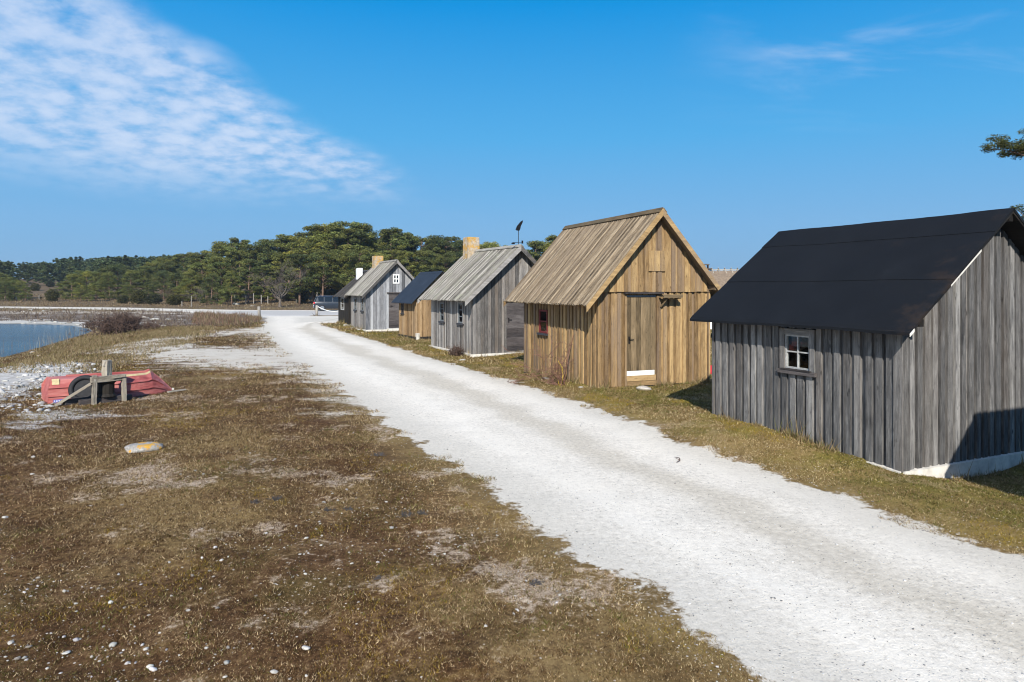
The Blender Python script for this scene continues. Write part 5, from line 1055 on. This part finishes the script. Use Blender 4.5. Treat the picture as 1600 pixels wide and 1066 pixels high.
for i, (a, b_, s_) in enumerate([(432, 782, 9), (398, 786, 7), (512, 798, 8), (545, 797, 6), (635, 806, 11), (660, 803, 8), (836, 913, 10), (590, 712, 8), (1060 - 470, 905, 6)]):
    p = at(a, b_); r_ = np.random.default_rng(800 + i); mb = MB(); k = s_ * p.y / FPX
    for q in range(26): branching(mb, (r_.normal() * k * .4, r_.normal() * k * .35, 0), (r_.normal(), r_.normal(), .5), k * .55, .006, 1, r_, .9, (2, 3), 0, 2, .003, 3, .3)
    o = mb.build('dry_seaweed', plain('black_seaweed', (.075, .068, .066), .8, .4, 30) if i == 0 else bpy.data.materials['black_seaweed']); o.location = p; tag(o, 'small wiry tuft of black dried seaweed on the turf', 'seaweed', 'seaweed tufts blown onto the turf')
p = at(1061, 724); mb = MB(); mb.tube([(-.035, 0, .012), (.03, .06, .03), (.045, .16, .035), (.0, .28, .02)], [.004, .008, .007, .003], 5); mb.tube([(.03, .06, .03), (-.02, .12, .045)], [.006, .003], 4); o = mb.build('twig', TWIG); o.location = p; tag(o, 'short bent twig lying on the white gravel road', 'twig')
p = at(379, 497); V, F = ico(3, 60, .75, .2); o = link('seaweed_heap', np_mesh('seaweed_heap', V, F, plain('dry_grey_seaweed', (.085, .075, .07), .95, .4, 4, bump=.8), None, False)); o.location = (p.x, p.y, p.z); o.scale = (.62, .6, .48); tag(o, 'dark heap of dried seaweed among the reddish scrub on the spit', 'heap')

# ---------------------------------------------------------------- fences, bollards, rope
POSTW = wood('grey_fence_post', (.14, .125, .105), (.30, .275, .24), (.46, .43, .385), board=.3)
def fence(label, posts, wires):
    P0 = at(posts[0][0], posts[0][1]); t = thing('fence', label, 'fence', P0)
    tops = []
    for a, b_, top in posts:
        p = at(a, b_) - P0; h = (b_ - top) * (p.y + P0.y) / FPX; mb = MB(); mb.tube([p - ZV * .2, p + ZV * h * .5 + Vector((random.uniform(-.03, .03), 0, 0)), p + ZV * h], [.075, .07, .06], 6); mb.build('fence_post', POSTW, t); tops.append((p, h))
    wm_ = MB()
    for f in wires:
        for (p, h), (q, k) in zip(tops[:-1], tops[1:]): wm_.tube([p + ZV * min(h, 1.3) * f, (p + q) / 2 + ZV * (min(h, 1.3) * f / 2 + min(k, 1.3) * f / 2 - .02), q + ZV * min(k, 1.3) * f], .006, 3, cap=False)
    wm_.build('wire', IRON, t)
fence('grey post and wire fence along the front of the wood', [(284, 479, 471), (299, 479.3, 463), (309, 470.5, 460), (319, 470, 459), (328, 470, 455), (339, 471, 459), (350, 471.5, 460), (366, 473, 461), (384, 475, 461), (396, 475, 458), (408, 475, 461), (418.5, 475, 463), (463, 474, 460), (495, 470, 455), (516, 469, 453)], (.45, .9))
fence('short grey post fence on the dry grass at the left', [(-14, 468.6, 463), (7, 468.6, 463.5), (25, 468.6, 462.5), (43, 468.6, 462), (61, 468, 461)], (.5, .9))
mb = MB(); p = at(496, 470); mb.tube([(0, 0, -.3), (0, 0, 2), (.02, 0, 5.0)], [.06, .05, .04], 6); o = mb.build('flag_pole', POSTW); o.location = p; tag(o, 'tall thin grey pole rising behind the parked car', 'pole')
for a, b_, top, lab_ in ((405, 497.5, 479, 'grey wooden bollard at the end of the scrubby spit'), (495, 493.2, 477.3, 'grey wooden bollard holding a white rope in front of the car')):
    p = at(a, b_); h = (b_ - top) * p.y / FPX; mb = MB(); mb.tube([(0, 0, -.3), (-.01, 0, h * .5), (-.04 if a < 450 else 0, 0, h - .03), (-.04 if a < 450 else 0, 0, h)], [.135, .13, .125, .10], 12); o = mb.build('bollard', POSTW, None, True); o.location = p; tag(o, lab_, 'bollard')
bp = at(495, 493.2); e = at(545, 493.6); rp = MB(); A = Vector((.1, 0, .85)); Bq = Vector((e.x - bp.x, e.y - bp.y, .8)); rp.tube([A + (Bq - A) * f - ZV * (.42 * 4 * f * (1 - f)) for f in np.linspace(0, 1, 14)], .035, 5); o = rp.build('rope', WHITE); o.location = bp; tag(o, 'thick white rope slung from the bollard toward the black hut', 'rope')

# ---------------------------------------------------------------- the parked car
def paint(name, col, metal=.6, rough=.32):
    m, nt, b, g = mat(name); setp(nt, b, Base_Color=g.ramp(g.noise(g.obj(), 6, 4), [(.3, tuple(c * .9 for c in col)), (.7, tuple(c * 1.1 for c in col))]), Metallic=metal, Roughness=rough, Specular_IOR_Level=.5); b.inputs['Coat Weight'].default_value = .15; b.inputs['Coat Roughness'].default_value = .08; return m
CARP = paint('dark_blue_car_paint', (.018, .024, .034), .15, .3); CARGL = paint('dark_car_glass', (.012, .016, .02), 0.0, .05); CHROME = paint('satin_metal_trim', (.42, .43, .45), .9, .3); PLAST = plain('black_car_plastic', (.018, .018, .02), .6, .2, 10); TAIL = plain('red_tail_lamp', (.55, .02, .03), .25, .1, 8, spec=.5)
p = at(483.5, 486.2); CAR = thing('parked_car', 'dark blue-grey estate car parked beyond the white rope, tail towards the road', 'car', (p.x + .25, p.y + .75, p.z), R(17))
CAR.scale = (1.06, 1.06, 1.08)
def loft(secs, m, name, parent, smooth=True, close=True, bev=0):
    V = [q for s_ in secs for q in s_]; k = len(secs[0]); F = [(i * k + j, i * k + (j + 1) % k, (i + 1) * k + (j + 1) % k, (i + 1) * k + j) for i in range(len(secs) - 1) for j in range(k)]; F += [tuple(range(k - 1, -1, -1)), tuple(range((len(secs) - 1) * k, len(secs) * k))]
    me = bpy.data.meshes.new(name); me.from_pydata(V, [], F); me.polygons.foreach_set('use_smooth', [smooth] * len(F)); me.materials.append(m); me.update(); o = link(name, me, parent)
    if smooth:
        e_ = o.modifiers.new('split', 'EDGE_SPLIT'); e_.split_angle = R(38)
    return o
def sec(x, z0, zb, wd_, cham=.06): return [(x, -wd_ + cham, z0), (x, -wd_, z0 + .16), (x, -wd_, zb - .10), (x, -wd_ + .05, zb), (x, wd_ - .05, zb), (x, wd_, zb - .10), (x, wd_, z0 + .16), (x, wd_ - cham, z0)]
body = loft([sec(0, .42, .92, .78, .12), sec(.06, .34, .98, .86), sec(.35, .26, 1.0, .90), sec(1.3, .24, .99, .92), (sec(2.6, .24, .97, .92)), sec(3.3, .25, .97, .91), sec(3.75, .26, .90, .89), sec(4.35, .28, .80, .86), sec(4.62, .36, .70, .76, .12), sec(4.70, .42, .62, .66, .12)], CARP, 'body', CAR)
def gsec(x, zt, wt, wb=.87): return [(x, -wb, .95), (x, -wt, zt - .06), (x, -wt + .10, zt), (x, wt - .10, zt), (x, wt, zt - .06), (x, wb, .95)]
loft([[(.10, -.84, .95), (.30, -.70, 1.38), (.34, -.62, 1.44), (.34, .62, 1.44), (.30, .70, 1.38), (.10, .84, .95)], gsec(.55, 1.50, .69), gsec(1.4, 1.535, .70), gsec(2.3, 1.52, .70), [(2.75, -.87, .95), (2.75, -.70, 1.40), (2.72, -.60, 1.46), (2.72, .60, 1.46), (2.75, .70, 1.40), (2.75, .87, .95)], [(3.55, -.84, .93), (3.50, -.80, .96), (3.50, -.70, .965), (3.50, .70, .965), (3.50, .80, .96), (3.55, .84, .93)]], CARGL, 'window_glass', CAR)
loft([[(.22, -.69, 1.44), (.22, -.58, 1.49), (.22, .58, 1.49), (.22, .69, 1.44), (.30, .6, 1.43), (.30, -.6, 1.43)], [(.6, -.70, 1.47), (.6, -.58, 1.545), (.6, .58, 1.545), (.6, .70, 1.47), (.6, .6, 1.44), (.6, -.6, 1.44)], [(1.5, -.71, 1.49), (1.5, -.6, 1.565), (1.5, .6, 1.565), (1.5, .71, 1.49), (1.5, .6, 1.45), (1.5, -.6, 1.45)], [(2.70, -.70, 1.43), (2.70, -.6, 1.50), (2.70, .6, 1.50), (2.70, .70, 1.43), (2.70, .6, 1.42), (2.70, -.6, 1.42)]], CARP, 'roof', CAR)
for sy in (-1, 1):
    rl = MB(); rl.tube([(.5, sy * .62, 1.55), (.6, sy * .62, 1.60), (2.4, sy * .62, 1.59), (2.5, sy * .62, 1.53)], .018, 5); rl.build('roof_rail', CHROME, CAR)
    tl = MB(); tl.box((.06, sy * .74, .86), (.16, .30, .17)); tl.build('tail_lamp', TAIL, CAR, bevel=.03)
    pm = MB()
    for xx in (1.05, 1.95): pm.prism([(xx, sy * .885, .96), (xx + .09, sy * .885, .96), (xx + .09, sy * .70, 1.48), (xx, sy * .70, 1.48)], (0, sy * .012, 0), (1, 0, 0), ZV)
    pm.prism([(.16, sy * .885, .96), (.52, sy * .885, .96), (.46, sy * .72, 1.44), (.36, sy * .72, 1.44)], (0, sy * .012, 0), (1, 0, 0), ZV); pm.build('pillar', CARP, CAR)
    mr_ = MB(); mr_.box((2.75, sy * 1.0, 1.02), (.16, .18, .12)); mr_.build('wing_mirror', CARP, CAR, bevel=.03)
    for xx in (.88, 3.72):
        wh = MB(); wh.tube([(xx, sy * .72, .33), (xx, sy * .735, .33), (xx, sy * .915, .33), (xx, sy * .93, .33)], [.30, .335, .335, .30], 20); wo = wh.build('wheel', PLAST, CAR)
        ri = MB(); ri.tube([(xx, sy * .90, .33), (xx, sy * .938, .33)], [.22, .215], 14); ri.build('rim', CHROME, wo)
bm_ = MB(); bm_.box((.0, 0, .48), (.14, 1.62, .26)); bm_.build('bumper', CHROME, CAR, bevel=.05)
rw = MB(); rw.prism([(.045, -.70, .99), (.045, .70, .99), (.245, .60, 1.40), (.245, -.60, 1.40)], (-.02, 0, .008), (0, 1, 0), ZV); rw.build('rear_window', paint('bright_rear_glass', (.35, .38, .40), .5, .12), CAR)
npl = MB(); npl.box((-.012, 0, .76), (.02, .52, .11)); npl.build('number_plate', WHITE, CAR)

# ---------------------------------------------------------------- glimpses between the huts
THATCH = plain('old_thatch', (.20, .15, .105), .95, .3, 6, bump=.8)
p = at(1128, 500); D = 66.0; bx = (1146 - 800) / FPX * D; BARN = thing('barn', 'low barn with an old brown thatched roof glimpsed between the two nearest huts', 'barn', (bx, D, 0), R(4))
wm_ = MB(); wm_.box((0, 2.2, 1.0), (9.4, 5.2, 2.2)); wm_.build('wall', W_TAR, BARN)
secs = []
for x in np.linspace(-5, 5, 11):
    e = random.uniform(-.05, .05); s_ = .12 * abs(x) / 5; secs.append([(x, -1.1, 1.75 + e), (x, -.6, 2.35 + e), (x, 1.0, 3.7 - s_), (x, 1.9, 4.34 + e - s_), (x, 2.5, 4.34 + e - s_), (x, 3.4, 3.7 - s_), (x, 5.5, 1.75 + e)])
roof_ = loft(secs, THATCH, 'thatched_roof', BARN, False)
rd_ = MB()
for x in np.linspace(-4.6, 4.6, 15):
    rd_.tube([(x - .05, 1.55, 4.05), (x + .05, 2.35, 4.62)], .05, 5); rd_.tube([(x + .05, 2.85, 4.05), (x - .05, 2.05, 4.62)], .05, 5)
rd_.box((0, 2.2, 4.42), (9.4, .16, .10), along=0); rd_.build('ridge_poles', W_DRIFT, roof_)
xl = (1113 - 800) / FPX * D - bx; fr_ = MB()
for sx_ in (-.42, .42): fr_.box((xl + sx_ - .1, 2.2, 4.66), (.09, .3, .55))
fr_.box((xl - .1, 2.2, 4.95), (1.05, .35, .12), along=0); fr_.box((xl, 2.2, 4.52), (1.3, .4, .14), along=0); fr_.build('ridge_frame', W_DKGREY, roof_)
q = (1111 - 800) / FPX * 34; BT = thing('rowing_boat', 'white rowing boat stored on dark trestles behind the huts', 'boat', (q + .9, 34.0, .52), R(8)); BT.scale = (.9, .8, .95)
me = bpy.data.meshes.new('hull'); me.from_pydata([(x - 1.4, y, z) for x, y, z in V0] if False else [(x - 1.4, y, z) for r_ in rows for x, y, z in r_], [], [f for f in boat_hull()[2]]); me.materials.append(WHITE); me.update(); link('hull', me, BT)
for i, xx in enumerate((-.7, .8)):
    tm_ = MB(); tm_.box((0, 0, .46), (.10, 1.2, .10), along=1)
    for yy in (-.45, .45): tm_.tube([(-.18, yy, 0), (0, yy, .46)], .04, 5); tm_.tube([(.18, yy, 0), (0, yy, .46)], .04, 5)
    o = tm_.build('trestle', W_TAR); o.location = (q + .9 + xx * .9, 34.0, 0); tag(o, ('dark trestle under the stern of the white boat behind the huts', 'dark trestle under the bow of the white boat behind the huts')[i], 'trestle')
cp = at(1111, 587); cr = MB(); REDP = plain('red_plastic_crate', (.45, .025, .04), .5, .15, 10)
cr.box((0, 0, .02), (.40, .30, .03))
for yy in (-.145, .145):
    for zz_ in (.06, .13, .20): cr.box((0, yy, zz_), (.40, .012, .045), along=0)
for xx in (-.195, .195):
    for zz_ in (.06, .13, .20): cr.box((xx, 0, zz_), (.012, .28, .045), along=1)
    for yy in (-.14, .14): cr.box((xx, yy, .12), (.02, .02, .24))
o = cr.build('fish_crate', REDP); o.location = (cp.x + .16, cp.y + .5, cp.z); tag(o, 'red plastic fish crate in the gap between the two nearest huts', 'crate')

# ---------------------------------------------------------------- the pine whose branches reach into the picture at the right
t = thing('pine_tree', 'pine beyond the black-roofed hut, its needle boughs reaching in at the right edge', 'pine', (13.7, 15.6, 0), 0); r_ = np.random.default_rng(41)
mb = MB(); mb.tube([(0, 0, -.2), (.1, 0, 2), (0, .05, 4.5), (.15, 0, 7), (.2, .1, 9)], [.2, .17, .14, .10, .04], 9); mb.build('trunk', BARK, t)
lm = MB(); NP, NC = [], []
def bough(pts, k=20, cs=.17):
    lm.tube(pts, [.045, .03, .018, .008][:len(pts)], 5); P_ = [Vector(q) for q in pts]
    for i in range(k):
        f = (i + r_.random()) / k; f = .25 + .75 * f; s_ = min(int(f * (len(P_) - 1)), len(P_) - 2); u = f * (len(P_) - 1) - s_; q = P_[s_].lerp(P_[s_ + 1], u)
        c = q + Vector((r_.normal() * .18, r_.normal() * .25, abs(r_.normal()) * .13 + .02)); lm.tube([q, (q + c) / 2 + Vector((0, 0, -.01)), c], [.009, .007, .004], 3, cap=False)
        n = 150; v = r_.normal(size=(n, 3)); v /= np.linalg.norm(v, axis=1)[:, None]; v *= (r_.random((n, 1)) ** .5) * np.array([cs, cs, cs * .55]); NP.append(np.array(c[:]) + v); NC.append(np.array([.075, .082, .03])[None] * r_.uniform(.5, 1.5, (n, 1)) * r_.uniform(.7, 1.3))
bough([(0, 0, 5.3), (-1.1, -.1, 5.42), (-2.0, 0, 5.56), (-2.55, 0, 5.70)], 34)
bough([(0, 0, 5.3), (-1.0, .5, 5.5), (-1.7, .35, 5.66), (-2.05, .2, 5.86)], 18)
bough([(0, 0, 4.0), (-1.0, -.1, 4.05), (-1.5, 0, 4.06), (-1.95, .05, 4.14)], 22)
for i in range(16):
    a = r_.uniform(-1.6, 1.6); z = r_.uniform(5.2, 9.2); l = r_.uniform(1.0, 2.4); bough([(0, 0, z), (math.cos(a) * l * .5, math.sin(a) * l * .5, z + .2), (math.cos(a) * l, math.sin(a) * l, z + .5)], 12, .24)
lm.build('limbs', BARK, t); Pn = np.concatenate(NP); V, F, cc = leaves(Pn, .3, .05, .008, np.concatenate(NC), r_); link('crown', np_mesh('crown', V, F, NEEDLE, {'col': ('FLOAT_COLOR', rgba(cc))}), t)

# ---------------------------------------------------------------- a little sea air
hz = MB(); hz.box((0, 1970, 12.5), (2900, 4200, 33)); 
hm_ = bpy.data.materials.new('haze_air'); hm_.use_nodes = True; nt = hm_.node_tree; nt.nodes.clear(); o_ = nt.nodes.new('ShaderNodeOutputMaterial')
v_ = nd(nt, 'ShaderNodeVolumePrincipled', {'Color': (.80, .90, 1.0), 'Density': .0003, 'Anisotropy': .3}); nt.links.new(v_.outputs[0], o_.inputs['Volume'])
ho = hz.build('haze', hm_); tag(ho, 'thin sea haze over the whole shore', 'haze', kind='stuff')
